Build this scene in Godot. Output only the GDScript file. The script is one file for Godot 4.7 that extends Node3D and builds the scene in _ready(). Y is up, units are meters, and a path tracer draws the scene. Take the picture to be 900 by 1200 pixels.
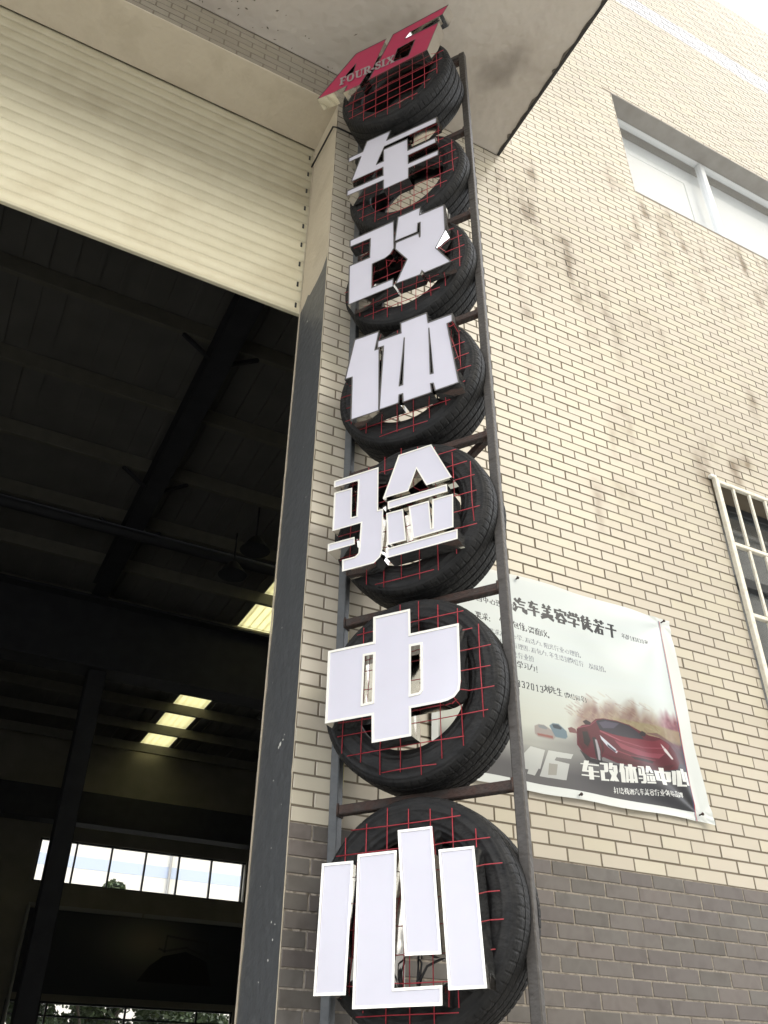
extends Node3D

# metres; the tiled front wall is the plane z = 0, its pier ends at x = 0, the camera stands in front (+z)
const U := Vector3(0.573576, 0, 0.819152)      # along the sign, from the post by the wall to the outer post
const N := Vector3(-0.819152, 0, 0.573576)     # the way the sign faces
const P0 := Vector3(0.13608, 0, 0.033)         # foot of the post by the wall
const BAR0 := 2.3909
const BAR_STEP := 0.64680
const PITCH_X := 0.15020
const PITCH_Y := 0.05005
const DADO_TOP := 2.3521
const LINTEL := 6.273
const SOFFIT := 6.55
const PARAPET := 11.72
const CANOPY_RIGHT := 1.0857
const CANOPY_DEPTH := 2.3
const BACK := -18.0
const ROOF := 8.7

var rng := RandomNumberGenerator.new()
var taken := {}
var M := {}
var cam_node: Camera3D

# ------------------------------------------------------------------ naming
func numbered(called: String) -> String:
	var k: int = taken.get(called, -1) + 1
	taken[called] = k
	return called if k == 0 else "%s_%03d" % [called, k]

func thing(called: String, label: String, category: String, at := Transform3D.IDENTITY, group := "") -> Node3D:
	var o := Node3D.new()
	o.name = numbered(called)
	add_child(o, true)
	o.transform = at
	tag(o, label, category, group)
	return o

func tag(o: Node, label: String, category: String, group := "") -> void:
	o.set_meta("label", label)
	o.set_meta("category", category)
	if group:
		o.set_meta("group", group)

func part(called: String, mesh: Mesh, m: Material, parent: Node) -> MeshInstance3D:
	var o := MeshInstance3D.new()
	o.name = called
	o.mesh = mesh
	o.material_override = null
	if m:
		for s in mesh.get_surface_count():
			o.set_surface_override_material(s, m)
	parent.add_child(o, true)
	return o

func setting(called: String, mesh: Mesh, m: Material) -> MeshInstance3D:
	var o := part(called, mesh, m, self)
	o.set_meta("kind", "structure")
	return o

# ------------------------------------------------------------------ shapes
func begin(flat := true) -> SurfaceTool:
	var st := SurfaceTool.new()
	st.begin(Mesh.PRIMITIVE_TRIANGLES)
	st.set_smooth_group(-1 if flat else 0)
	return st

func done(st: SurfaceTool) -> ArrayMesh:
	st.generate_normals()
	return st.commit()

# a convex face given in any order of turning; out says which side is the front
func face(st: SurfaceTool, p: Array, out: Vector3) -> void:
	var nrm: Vector3 = (p[1] - p[0]).cross(p[2] - p[0])
	var flip := nrm.dot(out) > 0.0
	for i in range(1, p.size() - 1):
		st.add_vertex(p[0])
		if flip:
			st.add_vertex(p[i + 1])
			st.add_vertex(p[i])
		else:
			st.add_vertex(p[i])
			st.add_vertex(p[i + 1])

func box(st: SurfaceTool, lo: Vector3, hi: Vector3, b := 0.0, x := Transform3D.IDENTITY) -> void:
	var c := (lo + hi) / 2.0
	var h := (hi - lo) / 2.0
	b = minf(b, 0.45 * minf(h.x, minf(h.y, h.z)))
	for ax in 3:
		for s in [-1.0, 1.0]:
			var a2 := (ax + 1) % 3
			var a3 := (ax + 2) % 3
			var q := []
			for k in [[-1, -1], [1, -1], [1, 1], [-1, 1]]:
				var v := Vector3.ZERO
				v[ax] = s * h[ax]
				v[a2] = k[0] * (h[a2] - b)
				v[a3] = k[1] * (h[a3] - b)
				q.append(x * (c + v))
			var o := Vector3.ZERO
			o[ax] = s
			face(st, q, x.basis * o)
	if b <= 0.0:
		return
	for ax in 3:
		var a2 := (ax + 1) % 3
		var a3 := (ax + 2) % 3
		for s2 in [-1.0, 1.0]:
			for s3 in [-1.0, 1.0]:
				var q := []
				for k in [[-1, 0], [1, 0], [1, 1], [-1, 1]]:
					var v := Vector3.ZERO
					v[ax] = k[0] * (h[ax] - b)
					v[a2] = s2 * (h[a2] - (b if k[1] else 0.0))
					v[a3] = s3 * (h[a3] - (0.0 if k[1] else b))
					q.append(x * (c + v))
				var o := Vector3.ZERO
				o[a2] = s2
				o[a3] = s3
				face(st, q, x.basis * o)
	for sx in [-1.0, 1.0]:
		for sy in [-1.0, 1.0]:
			for sz in [-1.0, 1.0]:
				var s := Vector3(sx, sy, sz)
				var q := []
				for ax in 3:
					var v := s * (h - Vector3(b, b, b))
					v[ax] = s[ax] * h[ax]
					q.append(x * (c + v))
				face(st, q, x.basis * s)

func box_mesh(lo: Vector3, hi: Vector3, b := 0.0, x := Transform3D.IDENTITY) -> ArrayMesh:
	var st := begin()
	box(st, lo, hi, b, x)
	return done(st)

# a bar of square section between two points
func bar(st: SurfaceTool, a: Vector3, b: Vector3, w: float, d: float, up := Vector3.UP, bev := 0.003) -> void:
	var z := (b - a).normalized()
	var x := up.cross(z).normalized()
	var y := z.cross(x)
	box(st, Vector3(-w / 2, -d / 2, 0), Vector3(w / 2, d / 2, a.distance_to(b)), bev, Transform3D(Basis(x, y, z), a))

func bar_mesh(a: Vector3, b: Vector3, w: float, d: float, up := Vector3.UP, bev := 0.003) -> ArrayMesh:
	var st := begin()
	bar(st, a, b, w, d, up, bev)
	return done(st)

func tube(st: SurfaceTool, pts: Array, r: float, n := 6) -> void:
	var rings := []
	for i in pts.size():
		var t: Vector3 = (pts[mini(i + 1, pts.size() - 1)] - pts[maxi(i - 1, 0)]).normalized()
		var ref := Vector3.UP if absf(t.y) < 0.9 else Vector3.RIGHT
		var x := ref.cross(t).normalized()
		var y := t.cross(x)
		var ring := []
		for k in n:
			ring.append(pts[i] + (x * cos(TAU * k / n) + y * sin(TAU * k / n)) * r)
		rings.append(ring)
	for i in pts.size() - 1:
		for k in n:
			var k2 := (k + 1) % n
			var mid: Vector3 = (pts[i] + pts[i + 1]) / 2.0
			var q := [rings[i][k], rings[i][k2], rings[i + 1][k2], rings[i + 1][k]]
			face(st, q, (q[0] + q[2]) / 2.0 - mid)
	for e in [0, pts.size() - 1]:
		var t: Vector3 = pts[0] - pts[1] if e == 0 else pts[e] - pts[e - 1]
		face(st, rings[e], t)

func tube_mesh(pts: Array, r: float, n := 6) -> ArrayMesh:
	var st := begin(false)
	tube(st, pts, r, n)
	return done(st)

# ------------------------------------------------------------------ materials
func noise_tex(freq: float, c: Array, size := 256, oct := 4, sd := 1, kind := FastNoiseLite.TYPE_SIMPLEX_SMOOTH) -> NoiseTexture2D:
	var n := FastNoiseLite.new()
	n.noise_type = kind
	n.frequency = freq
	n.fractal_octaves = oct
	n.seed = sd
	var t := NoiseTexture2D.new()
	t.noise = n
	t.width = size
	t.height = size
	t.seamless = true
	var g := Gradient.new()
	var offs := PackedFloat32Array()
	var cols := PackedColorArray()
	for i in c.size():
		offs.append(float(i) / (c.size() - 1))
		cols.append(c[i])
	g.offsets = offs
	g.colors = cols
	t.color_ramp = g
	return t

func bump_tex(freq: float, strength: float, size := 256, oct := 4, sd := 3) -> NoiseTexture2D:
	var n := FastNoiseLite.new()
	n.frequency = freq
	n.fractal_octaves = oct
	n.seed = sd
	var t := NoiseTexture2D.new()
	t.noise = n
	t.width = size
	t.height = size
	t.seamless = true
	t.as_normal_map = true
	t.bump_strength = strength
	return t

func lin(r: float, g: float, b: float) -> Color:
	return Color(r, g, b).linear_to_srgb()

func mat(c: Color, rough := 0.7, metal := 0.0) -> StandardMaterial3D:
	var m := StandardMaterial3D.new()
	m.albedo_color = c
	m.roughness = rough
	m.metallic = metal
	return m

# colour noise over metres, laid from three sides
func worn(cols: Array, per_metre: float, rough := 0.7, metal := 0.0, freq := 0.02, sd := 1, bump := 0.0, bump_freq := 0.08) -> StandardMaterial3D:
	var m := mat(Color.WHITE, rough, metal)
	m.albedo_texture = noise_tex(freq, cols, 256, 5, sd)
	m.uv1_triplanar = true
	m.uv1_world_triplanar = true
	m.uv1_scale = Vector3.ONE * per_metre
	if bump > 0.0:
		m.normal_enabled = true
		m.normal_texture = bump_tex(bump_freq, bump, 256, 4, sd + 5)
		m.normal_scale = 1.0
	return m

func make_materials() -> void:
	M.steel = worn([lin(.035, .028, .022), lin(.062, .055, .048), lin(.05, .044, .039), lin(.085, .078, .07)], 2.0, 0.55, 0.0, 0.03, 4, 1.5)
	M.rust = worn([lin(.03, .019, .015), lin(.062, .032, .024), lin(.04, .033, .03), lin(.075, .056, .046)], 3.0, 0.8, 0.0, 0.03, 9, 3.0)
	M.grey_steel = worn([lin(.05, .055, .06), lin(.08, .086, .091), lin(.062, .062, .062)], 2.0, 0.5, 0.0, 0.03, 14, 1.0)
	M.rubber = worn([lin(.0035, .0039, .005), lin(.0055, .0059, .007), lin(.010, .010, .011)], 2.0, 0.55, 0.0, 0.03, 21, 2.0)
	M.tread = worn([lin(.0045, .0049, .006), lin(.008, .0083, .0095), lin(.016, .0157, .016)], 3.0, 0.68, 0.0, 0.04, 23, 3.0)
	M.dusty_rubber = worn([lin(.007, .0072, .0082), lin(.014, .014, .0145), lin(.026, .025, .024)], 2.5, 0.62, 0.0, 0.025, 27, 2.0)
	M.dusty_rubber.metallic_specular = 0.36
	M.liner = worn([lin(.008, .008, .009), lin(.014, .014, .015)], 2.0, 0.6, 0.0, 0.03, 25)
	M.rubber.metallic_specular = 0.38
	M.tread.metallic_specular = 0.34
	M.wire = worn([lin(.26, .016, .026), lin(.42, .028, .046), lin(.18, .018, .022)], 4.0, 0.5, 0.0, 0.04, 31)
	M.acrylic = worn([lin(.56, .55, .62), lin(.60, .59, .67), lin(.62, .61, .69), lin(.605, .595, .68)], 0.9, 0.3, 0.0, 0.012, 47)
	M.acrylic.clearcoat_enabled = true
	M.acrylic.clearcoat = 0.4
	M.acrylic.clearcoat_roughness = 0.08
	M.red_acrylic = worn([lin(.40, .018, .075), lin(.47, .022, .09)], 1.0, 0.35, 0.0, 0.02, 33)
	M.chrome = mat(lin(.78, .77, .74), 0.07, 1.0)
	M.chrome.normal_enabled = true
	M.chrome.normal_texture = bump_tex(0.008, 0.7, 256, 1, 41)
	M.chrome.uv1_triplanar = true
	M.chrome.uv1_scale = Vector3.ONE * 3.0
	M.trim = mat(lin(.83, .81, .74), 0.25)
	M.silver_trim = worn([lin(.5, .48, .43), lin(.8, .78, .72), lin(.86, .84, .78)], 3.0, 0.25, 0.35, 0.03, 45)
	M.dark_trim = mat(lin(.16, .155, .15), 0.35, 0.6)
	M.grout = worn([lin(.22, .19, .155), lin(.3, .265, .22)], 1.3, 0.9, 0.0, 0.02, 53, 4.0)
	M.plaster = worn([lin(.46, .40, .30), lin(.54, .475, .365), lin(.51, .445, .34)], 0.8, 0.85, 0.0, 0.015, 55, 0.5, 0.15)
	M.soffit = worn([lin(.25, .22, .185), lin(.42, .375, .32), lin(.46, .415, .36), lin(.48, .435, .375), lin(.45, .40, .345)], 0.35, 0.9, 0.0, 0.012, 57, 0.5, 0.12)
	M.grey_paint = worn([lin(.085, .088, .090), lin(.10, .104, .107), lin(.092, .096, .098), lin(.12, .124, .126)], 1.2, 0.5, 0.0, 0.02, 59, 1.0, 0.05)
	M.edge_dark = worn([lin(.02, .02, .02), lin(.05, .045, .04)], 2.0, 0.9, 0.0, 0.03, 61)
	M.mould = worn([lin(.08, .07, .056), lin(.17, .145, .115)], 3.0, 0.95, 0.0, 0.04, 62)
	M.slat_clean = worn([lin(.60, .52, .33), lin(.7, .62, .42), lin(.64, .56, .36)], 0.9, 0.42, 0.0, 0.012, 63, 0.6, 0.02)
	M.concrete = worn([lin(.36, .35, .32), lin(.44, .43, .395), lin(.4, .39, .36)], 0.25, 0.9, 0.0, 0.02, 65, 2.0)
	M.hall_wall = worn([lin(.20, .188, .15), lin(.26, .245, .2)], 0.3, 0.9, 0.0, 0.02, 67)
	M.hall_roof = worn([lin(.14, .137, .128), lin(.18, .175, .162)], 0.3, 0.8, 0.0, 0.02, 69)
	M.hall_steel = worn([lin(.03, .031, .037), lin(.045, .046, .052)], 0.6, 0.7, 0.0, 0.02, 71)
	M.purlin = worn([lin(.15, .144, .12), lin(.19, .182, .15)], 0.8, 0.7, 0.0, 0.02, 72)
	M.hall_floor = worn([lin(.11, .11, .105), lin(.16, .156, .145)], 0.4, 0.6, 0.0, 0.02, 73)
	M.window_frame = mat(lin(.62, .63, .63), 0.4, 0.1)
	M.dark_frame = mat(lin(.03, .032, .035), 0.5, 0.2)
	M.recess = worn([lin(.24, .225, .205), lin(.31, .295, .27)], 1.0, 0.9, 0.0, 0.02, 75)
	M.glass = mat(Color(.80, .83, .84, 0.06), 0.02)
	M.glass.transparency = BaseMaterial3D.TRANSPARENCY_ALPHA
	M.skylight = mat(lin(.86, .83, .64), 0.4)
	M.skylight.backlight_enabled = true
	M.skylight.backlight = Color(1.0, .985, .86)
	M.guard = worn([lin(.62, .58, .48), lin(.72, .68, .57), lin(.52, .46, .36)], 2.5, 0.5, 0.0, 0.03, 77)
	M.curtain = worn([lin(.07, .073, .077), lin(.15, .153, .158)], 1.5, 0.9, 0.0, 0.02, 79)
	M.pane_backing = mat(lin(.74, .76, .76), 0.8)
	M.bright_patch = mat(lin(.78, .79, .78), 0.8)
	M.cable = mat(lin(.012, .012, .013), 0.5)
	M.yellow_cable = mat(lin(.45, .38, .12), 0.5)
	M.conduit = mat(lin(.30, .30, .29), 0.6)
	M.white_wall = worn([lin(.74, .73, .68), lin(.8, .79, .75)], 0.2, 0.8, 0.0, 0.02, 81)
	M.far_wall = worn([lin(.22, .21, .19), lin(.3, .285, .26)], 0.15, 0.9, 0.0, 0.02, 85)
	M.dark_pane = mat(lin(.03, .035, .04), 0.1)
	M.blue_band = mat(lin(.50, .58, .74), 0.6)
	M.bark = worn([lin(.05, .04, .03), lin(.1, .08, .06)], 1.5, 0.9, 0.0, 0.04, 83)
	M.leaf = mat(lin(.06, .09, .03), 0.6)
	M.leaf.vertex_color_use_as_albedo = true
	M.leaf.albedo_color = Color.WHITE
	M.stain = stain_texture()
	M.tile = mat(Color.WHITE, 0.26)
	M.tile.vertex_color_use_as_albedo = true
	M.tile.albedo_texture = M.stain
	M.tile.uv1_triplanar = true
	M.tile.uv1_world_triplanar = true
	M.tile.uv1_scale = Vector3.ONE / 9.0
	M.tile.uv1_offset = Vector3(1.0 / 9.0, -11.0 / 9.0, 0)
	M.mortar = mat(lin(.17, .14, .102), 0.9)
	M.mortar.albedo_texture = M.stain
	M.mortar.uv1_triplanar = true
	M.mortar.uv1_world_triplanar = true
	M.mortar.uv1_scale = M.tile.uv1_scale
	M.mortar.uv1_offset = M.tile.uv1_offset
	M.dark_tile = mat(Color.WHITE, 0.55)
	M.dark_tile.vertex_color_use_as_albedo = true
	M.dark_tile.albedo_texture = noise_tex(0.03, [lin(.72, .7, .68), lin(1, 1, 1), lin(.85, .84, .82)], 256, 5, 91)
	M.dark_tile.uv1_triplanar = true
	M.dark_tile.uv1_world_triplanar = true
	M.dark_tile.uv1_scale = Vector3.ONE * 1.3

# grime that has run down the wall: x from -1 to 8 m, y from 2 to 11 m over one picture
func stain_texture() -> ImageTexture:
	var n := 1024
	var im := Image.create_empty(n, n, false, Image.FORMAT_RGB8)
	var amount := PackedFloat32Array()
	amount.resize(n * n)
	var fine := FastNoiseLite.new()
	fine.frequency = 0.02
	fine.fractal_octaves = 4
	var k := n / 9.0
	var r := RandomNumberGenerator.new()
	r.seed = 17
	var spots := [[1.16, 6.28, .8], [1.2, 6.05, .9], [1.26, 5.6, .6], [1.44, 5.96, 1.0], [1.49, 5.72, 1.0], [1.64, 5.6, .9], [1.74, 5.36, .8], [1.76, 4.62, .55], [1.56, 4.08, .6],
		[2.45, 6.86, 1.0], [2.34, 6.7, .8], [2.5, 6.2, .6], [2.35, 4.62, 1.1], [2.55, 4.6, 1.0], [2.9, 4.62, .9], [2.99, 6.05, .8], [2.75, 6.6, .9], [3.2, 6.8, 1.0], [3.4, 6.5, .8], [0.98, 4.76, .4], [2.2, 6.35, .7], [2.9, 5.3, .5], [1.05, 5.2, .45], [2.05, 5.5, .5], [1.2, 6.5, .7], [3.9, 6.7, .9], [2.0, 6.9, .5]]
	for s in spots:
		for j in 5:
			var cx: float = (s[0] + 1.0 + r.randf_range(-0.16, 0.16)) * k
			var cy: float = (11.0 - s[1] + r.randf_range(-0.12, 0.16)) * k
			var rx := r.randf_range(0.018, 0.055) * k
			var ry := r.randf_range(0.04, 0.15) * k
			var a: float = s[2] * r.randf_range(0.4, 1.1)
			for y in range(maxi(0, int(cy - 2 * ry)), mini(n, int(cy + 2 * ry))):
				for x in range(maxi(0, int(cx - 2 * rx)), mini(n, int(cx + 2 * rx))):
					var dd: float = pow((x - cx) / rx, 2) + pow((y - cy) / ry, 2)
					if dd < 4.0:
						var f := 0.5 + 0.9 * fine.get_noise_2d(x * 2.2, y * 2.2)
						amount[y * n + x] += a * exp(-dd) * maxf(0.0, f)
	# thin runs of dirty water from the canopy corner, the sill and the bars: x, top, length, strength
	var runs := [[1.12, 6.5, 1.5, .7], [1.17, 6.5, 1.1, .5], [1.24, 6.42, .8, .6], [1.31, 6.3, .6, .5], [1.45, 6.1, .7, .6], [1.52, 5.95, .5, .5], [1.06, 6.4, .9, .4], [1.76, 5.5, .6, .4], [1.62, 5.75, .5, .5]]
	for j in 26:
		runs.append([2.2 + r.randf() * 2.6, 6.97, r.randf_range(.12, .75), r.randf_range(.25, .8)])
	for j in 10:
		runs.append([2.2 + r.randf() * 1.4, 4.9 - r.randf() * 0.2, r.randf_range(.15, .4), r.randf_range(.3, .7)])
	for q in runs:
		var width := r.randf_range(0.012, 0.04)
		var px: float = (q[0] + 1.0) * k
		var ytop: float = (11.0 - q[1]) * k
		for y in range(maxi(0, int(ytop)), mini(n, int(ytop + q[2] * k))):
			var f: float = (y - ytop) / (q[2] * k)
			px += r.randf_range(-.22, .22)
			for x in range(maxi(0, int(px - 8)), mini(n, int(px + 9))):
				var g: float = exp(-pow((x - px) / (width * k), 2)) * q[3] * pow(1.0 - f, 0.7) * minf(1.0, f * 8.0)
				amount[y * n + x] += 0.75 * g * maxf(0.0, 0.6 + fine.get_noise_2d(x * 1.5, y))
	for y in n:
		for x in n:
			var w := fine.get_noise_2d(x * 0.35, y * 0.22)
			var v := 1.0 - 0.09 * maxf(0.0, w)
			var s := clampf(amount[y * n + x], 0.0, 1.0)
			im.set_pixel(x, y, Color(v - 0.58 * s, v - 0.64 * s, v - 0.70 * s).linear_to_srgb())
	return ImageTexture.create_from_image(im)

# ------------------------------------------------------------------ tiles
class Soup:
	var v := PackedVector3Array()
	var n := PackedVector3Array()
	var c := PackedColorArray()
	func quad(a: Vector3, b: Vector3, d: Vector3, e: Vector3, col: Color) -> void:  # turning left seen from the front
		var nn := (b - a).cross(d - a).normalized()
		for p in [a, d, b, a, e, d]:
			v.append(p)
			n.append(nn)
			c.append(col)
	func mesh() -> ArrayMesh:
		var arr := []
		arr.resize(Mesh.ARRAY_MAX)
		arr[Mesh.ARRAY_VERTEX] = v
		arr[Mesh.ARRAY_NORMAL] = n
		arr[Mesh.ARRAY_COLOR] = c
		var m := ArrayMesh.new()
		m.add_surface_from_arrays(Mesh.PRIMITIVE_TRIANGLES, arr)
		return m

# one glazed tile in the wall plane: a face with rounded-off arrises, standing 6 mm out of the mortar
func tile_into(s: Soup, x0: float, x1: float, y0: float, y1: float, col: Color, tx: float, ty: float, lift := 0.0) -> void:
	var e := 0.0013
	var f := func(x: float, y: float, z: float) -> Vector3:
		return Vector3(x, y, z + lift + (x - (x0 + x1) / 2) * tx + (y - (y0 + y1) / 2) * ty)
	var o := [f.call(x0, y0, -e), f.call(x1, y0, -e), f.call(x1, y1, -e), f.call(x0, y1, -e)]
	var i := [f.call(x0 + e, y0 + e, 0), f.call(x1 - e, y0 + e, 0), f.call(x1 - e, y1 - e, 0), f.call(x0 + e, y1 - e, 0)]
	s.quad(i[0], i[1], i[2], i[3], col)
	for k in 4:
		var k2 := (k + 1) % 4
		s.quad(o[k], o[k2], i[k2], i[k], col)
		s.quad(o[k] + Vector3(0, 0, -.007), o[k2] + Vector3(0, 0, -.007), o[k2], o[k], Color(.14, .116, .085))

func in_frame(p: Vector3) -> bool:
	var v: Vector3 = cam_node.transform.affine_inverse() * p
	if v.z > -0.1:
		return false
	var t := tan(deg_to_rad(cam_node.fov / 2.0))
	return absf(v.y / -v.z) < t * 1.02 and absf(v.x / -v.z) < t * 0.75 * 1.02

# holes of the front wall: x0, x1, y0, y1
func openings() -> Array:
	return [[-4.8, 0.0, -1.0, LINTEL], [2.262, 5.62, 6.973, 8.231], [2.280, 3.98, 2.84, 4.462]]

func build_front_wall() -> void:
	var front := thing("tiled_front_wall", "tall front wall of beige glazed tiles above a brown tiled base, running back from the shutter opening", "wall")
	# mortar bed in pieces round the holes
	var xs := [-12.0, -4.8, 0.0, 2.262, 2.280, 3.98, 5.62, 10.0]
	var ys := [DADO_TOP, 2.84, 4.462, LINTEL, 6.973, 8.231, PARAPET]
	var up := begin()
	var low := begin()
	var lows := [[-12.0, -4.8], [0.0, 10.0]]
	for l in lows:
		box(low, Vector3(l[0], -0.3, -0.315), Vector3(l[1] - (0.001 if l[1] == -4.8 else 0.0), DADO_TOP, -0.0026))
	for i in xs.size() - 1:
		for j in ys.size() - 1:
			var cx: float = (xs[i] + xs[i + 1]) / 2
			var cy: float = (ys[j] + ys[j + 1]) / 2
			var hole := false
			for o in openings():
				if cx > o[0] and cx < o[1] and cy > o[2] and cy < o[3]:
					hole = true
			if not hole:
				box(up, Vector3(xs[i], ys[j], -0.315), Vector3(xs[i + 1], ys[j + 1], -0.0026))
	var bed := part("mortar_bed", done(up), M.mortar, front)
	var base := part("dado", done(low), M.grout, front)
	base.set_meta("label", "brown tiled base of the wall")
	# tones of the tiles
	rng.seed = 5
	var light_tones := []
	var dark_tones := []
	for k in 9:
		var t := rng.randf_range(-1, 1)
		light_tones.append(Color(.50 + .022 * t, .45 + .022 * t, .36 + .021 * t + rng.randf_range(-.012, .012)))
		dark_tones.append(Color(.118 + .016 * t, .104 + .014 * t, .094 + .012 * t))
	var cand := [[], []]
	var k0 := int(floor((0.0 - DADO_TOP) / PITCH_Y))
	var rows := int((PARAPET - DADO_TOP) / PITCH_Y)
	for k in range(k0, rows):
		var y0: float = DADO_TOP + k * PITCH_Y
		var half := posmod(k, 2) == 1
		for i in range(-28, 51):
			var x0: float = (i - (0.5 if half else 0.0)) * PITCH_X
			if y0 < LINTEL - 0.06 and x0 < -0.2:
				continue
			if y0 > SOFFIT + 0.02 and x0 < 0.85:
				continue
			var j := 0.0032
			var rects := [[x0 + j + rng.randf_range(-.0007, .0007), x0 + PITCH_X - j + rng.randf_range(-.0007, .0007), y0 + j + rng.randf_range(-.0006, .0006), y0 + PITCH_Y - j + rng.randf_range(-.0006, .0006)]]
			for o in openings():
				var next := []
				for r in rects:
					if r[1] <= o[0] or r[0] >= o[1] or r[3] <= o[2] or r[2] >= o[3]:
						next.append(r)
						continue
					var inside_y: float = minf(r[3], o[3]) - maxf(r[2], o[2])
					if inside_y < 0.5 * (r[3] - r[2]):
						next.append([r[0], r[1], maxf(r[2], o[3]) if o[3] < r[3] else r[2], minf(r[3], o[2]) if o[2] > r[2] else r[3]])
					else:
						if r[0] < o[0]:
							next.append([r[0], o[0], r[2], r[3]])
						if r[1] > o[1]:
							next.append([o[1], r[1], r[2], r[3]])
				rects = next
			for r in rects:
				if r[1] - r[0] < 0.004 or r[3] - r[2] < 0.004:
					continue
				if r[0] < CANOPY_RIGHT and r[3] > SOFFIT and r[2] < SOFFIT:
					r[3] = SOFFIT - 0.002 if r[1] < CANOPY_RIGHT + 0.08 else r[3]
				var blue: bool = y0 > 10.02 and y0 < 10.33
				var c := Vector3((r[0] + r[1]) / 2, (r[2] + r[3]) / 2, 0)
				var which := 1 if k < 0 else 0
				var whole: bool = absf(r[1] - r[0] - PITCH_X + 2 * j) < 0.003 and absf(r[3] - r[2] - PITCH_Y + 2 * j) < 0.003 and not blue
				var d := c.distance_to(cam_node.position) + (0.0 if in_frame(c) and whole else 1000.0)
				cand[which].append([d, r, blue])
	for which in 2:
		var list: Array = cand[which]
		list.sort_custom(func(a, b): return a[0] < b[0])
		var tones: Array = dark_tones if which else light_tones
		var m: Material = M.dark_tile if which else M.tile
		var meshes := []
		for k in tones.size():
			var s := Soup.new()
			tile_into(s, -PITCH_X / 2 + .0032, PITCH_X / 2 - .0032, -PITCH_Y / 2 + .0032, PITCH_Y / 2 - .0032, tones[k], rng.randf_range(-.006, .006), rng.randf_range(-.01, .01))
			meshes.append(s.mesh())
		var rest := Soup.new()
		for k in list.size():
			var r: Array = list[k][1]
			var lift := rng.randf_range(-.0008, .0008)
			var tone := rng.randi() % tones.size()
			if k < 300 and list[k][0] < 500.0:
				var o := part("tile", meshes[tone], m, base if which else bed)
				o.position = Vector3((r[0] + r[1]) / 2, (r[2] + r[3]) / 2, lift)
			else:
				var col: Color = tones[tone]
				if list[k][2]:
					col = Color(.53, .535, .56)
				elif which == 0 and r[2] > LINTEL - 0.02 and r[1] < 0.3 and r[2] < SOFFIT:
					col = Color(col.r * .60, col.g * .59, col.b * .57)   # the browner band over the shutter
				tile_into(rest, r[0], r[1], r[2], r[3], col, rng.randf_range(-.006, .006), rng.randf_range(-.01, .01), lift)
		var o := part("tile_field", rest.mesh(), m, base if which else bed)
		o.set_meta("kind", "stuff")
	# jamb of the shutter opening: cream plaster, its lower part painted grey
	var jamb := part("jamb_plaster", box_mesh(Vector3(-0.0035, -0.2, -0.315), Vector3(-0.0005, LINTEL - 0.0125, -0.0005), 0.0008), M.plaster, front)
	var pts := []
	var top := 4.925
	pts.append(Vector2(-0.311, -0.2))
	for j in 90:
		var y := -0.2 + (top - 0.06) * j / 90.0 + 0.03
		pts.append(Vector2(-0.311 + (rng.randf_range(0.0, 0.005) if rng.randf() < 0.4 else 0.0), y))
	pts.append(Vector2(-0.311, 4.885))
	pts.append(Vector2(-0.255, 4.905))
	pts.append(Vector2(-0.225, 4.93))
	pts.append(Vector2(-0.20, 4.905))
	pts.append(Vector2(-0.13, 4.915))
	pts.append(Vector2(-0.06, 4.935))
	pts.append(Vector2(-0.003, 4.985))
	for j in range(160, 0, -1):
		var y := -0.2 + top * j / 160.0
		var bite := 0.0
		if rng.randf() < 0.14:
			bite = rng.randf_range(0.001, 0.004) if rng.randf() < 0.85 else rng.randf_range(0.005, 0.012)
		pts.append(Vector2(-0.0008 - bite, y))
	pts.append(Vector2(-0.0008, -0.2))
	var st := begin()
	var pv := PackedVector2Array(pts)
	var idx := Geometry2D.triangulate_polygon(pv)
	for t in range(0, idx.size(), 3):
		face(st, [Vector3(-0.0044, pv[idx[t]].y, pv[idx[t]].x), Vector3(-0.0044, pv[idx[t + 1]].y, pv[idx[t + 1]].x), Vector3(-0.0044, pv[idx[t + 2]].y, pv[idx[t + 2]].x)], Vector3.LEFT)
	part("grey_paint", done(st), M.grey_paint, jamb).set_meta("label", "dark grey paint with chipped edges")
	# knocks where the plaster shows through the paint
	var sc := begin()
	for s in [[2.63, -.12, .012], [2.625, -.135, .008], [2.64, -.10, .007], [2.655, -.09, .005], [2.52, -.16, .004], [2.08, -.08, .004], [2.03, -.06, .004], [2.07, -.05, .003], [1.98, -.085, .005], [4.72, -.2, .006], [2.3, -.13, .003], [3.6, -.05, .004], [3.1, -.2, .004], [2.2, -.2, .003], [2.42, -.07, .003], [1.93, -.15, .004], [2.9, -.25, .003], [3.9, -.12, .003], [4.4, -.08, .004]]:
		var q := []
		for a in 5:
			var rr: float = s[2] * rng.randf_range(0.4, 1.0)
			q.append(Vector3(-0.0052, s[0] + rr * sin(TAU * a / 5), s[1] + rr * cos(TAU * a / 5) * 1.3))
		face(sc, q, Vector3.LEFT)
	part("paint_chip", done(sc), M.trim, jamb)
	part("lintel_plaster", box_mesh(Vector3(-4.8, LINTEL - 0.012, -0.315), Vector3(-0.0005, LINTEL - 0.0005, -0.001), 0.002), M.plaster, front)
	part("parapet_cap", box_mesh(Vector3(-12, PARAPET + .001, -0.36), Vector3(10, PARAPET + 0.05, 0.002), 0.006), M.white_wall, front)

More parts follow.
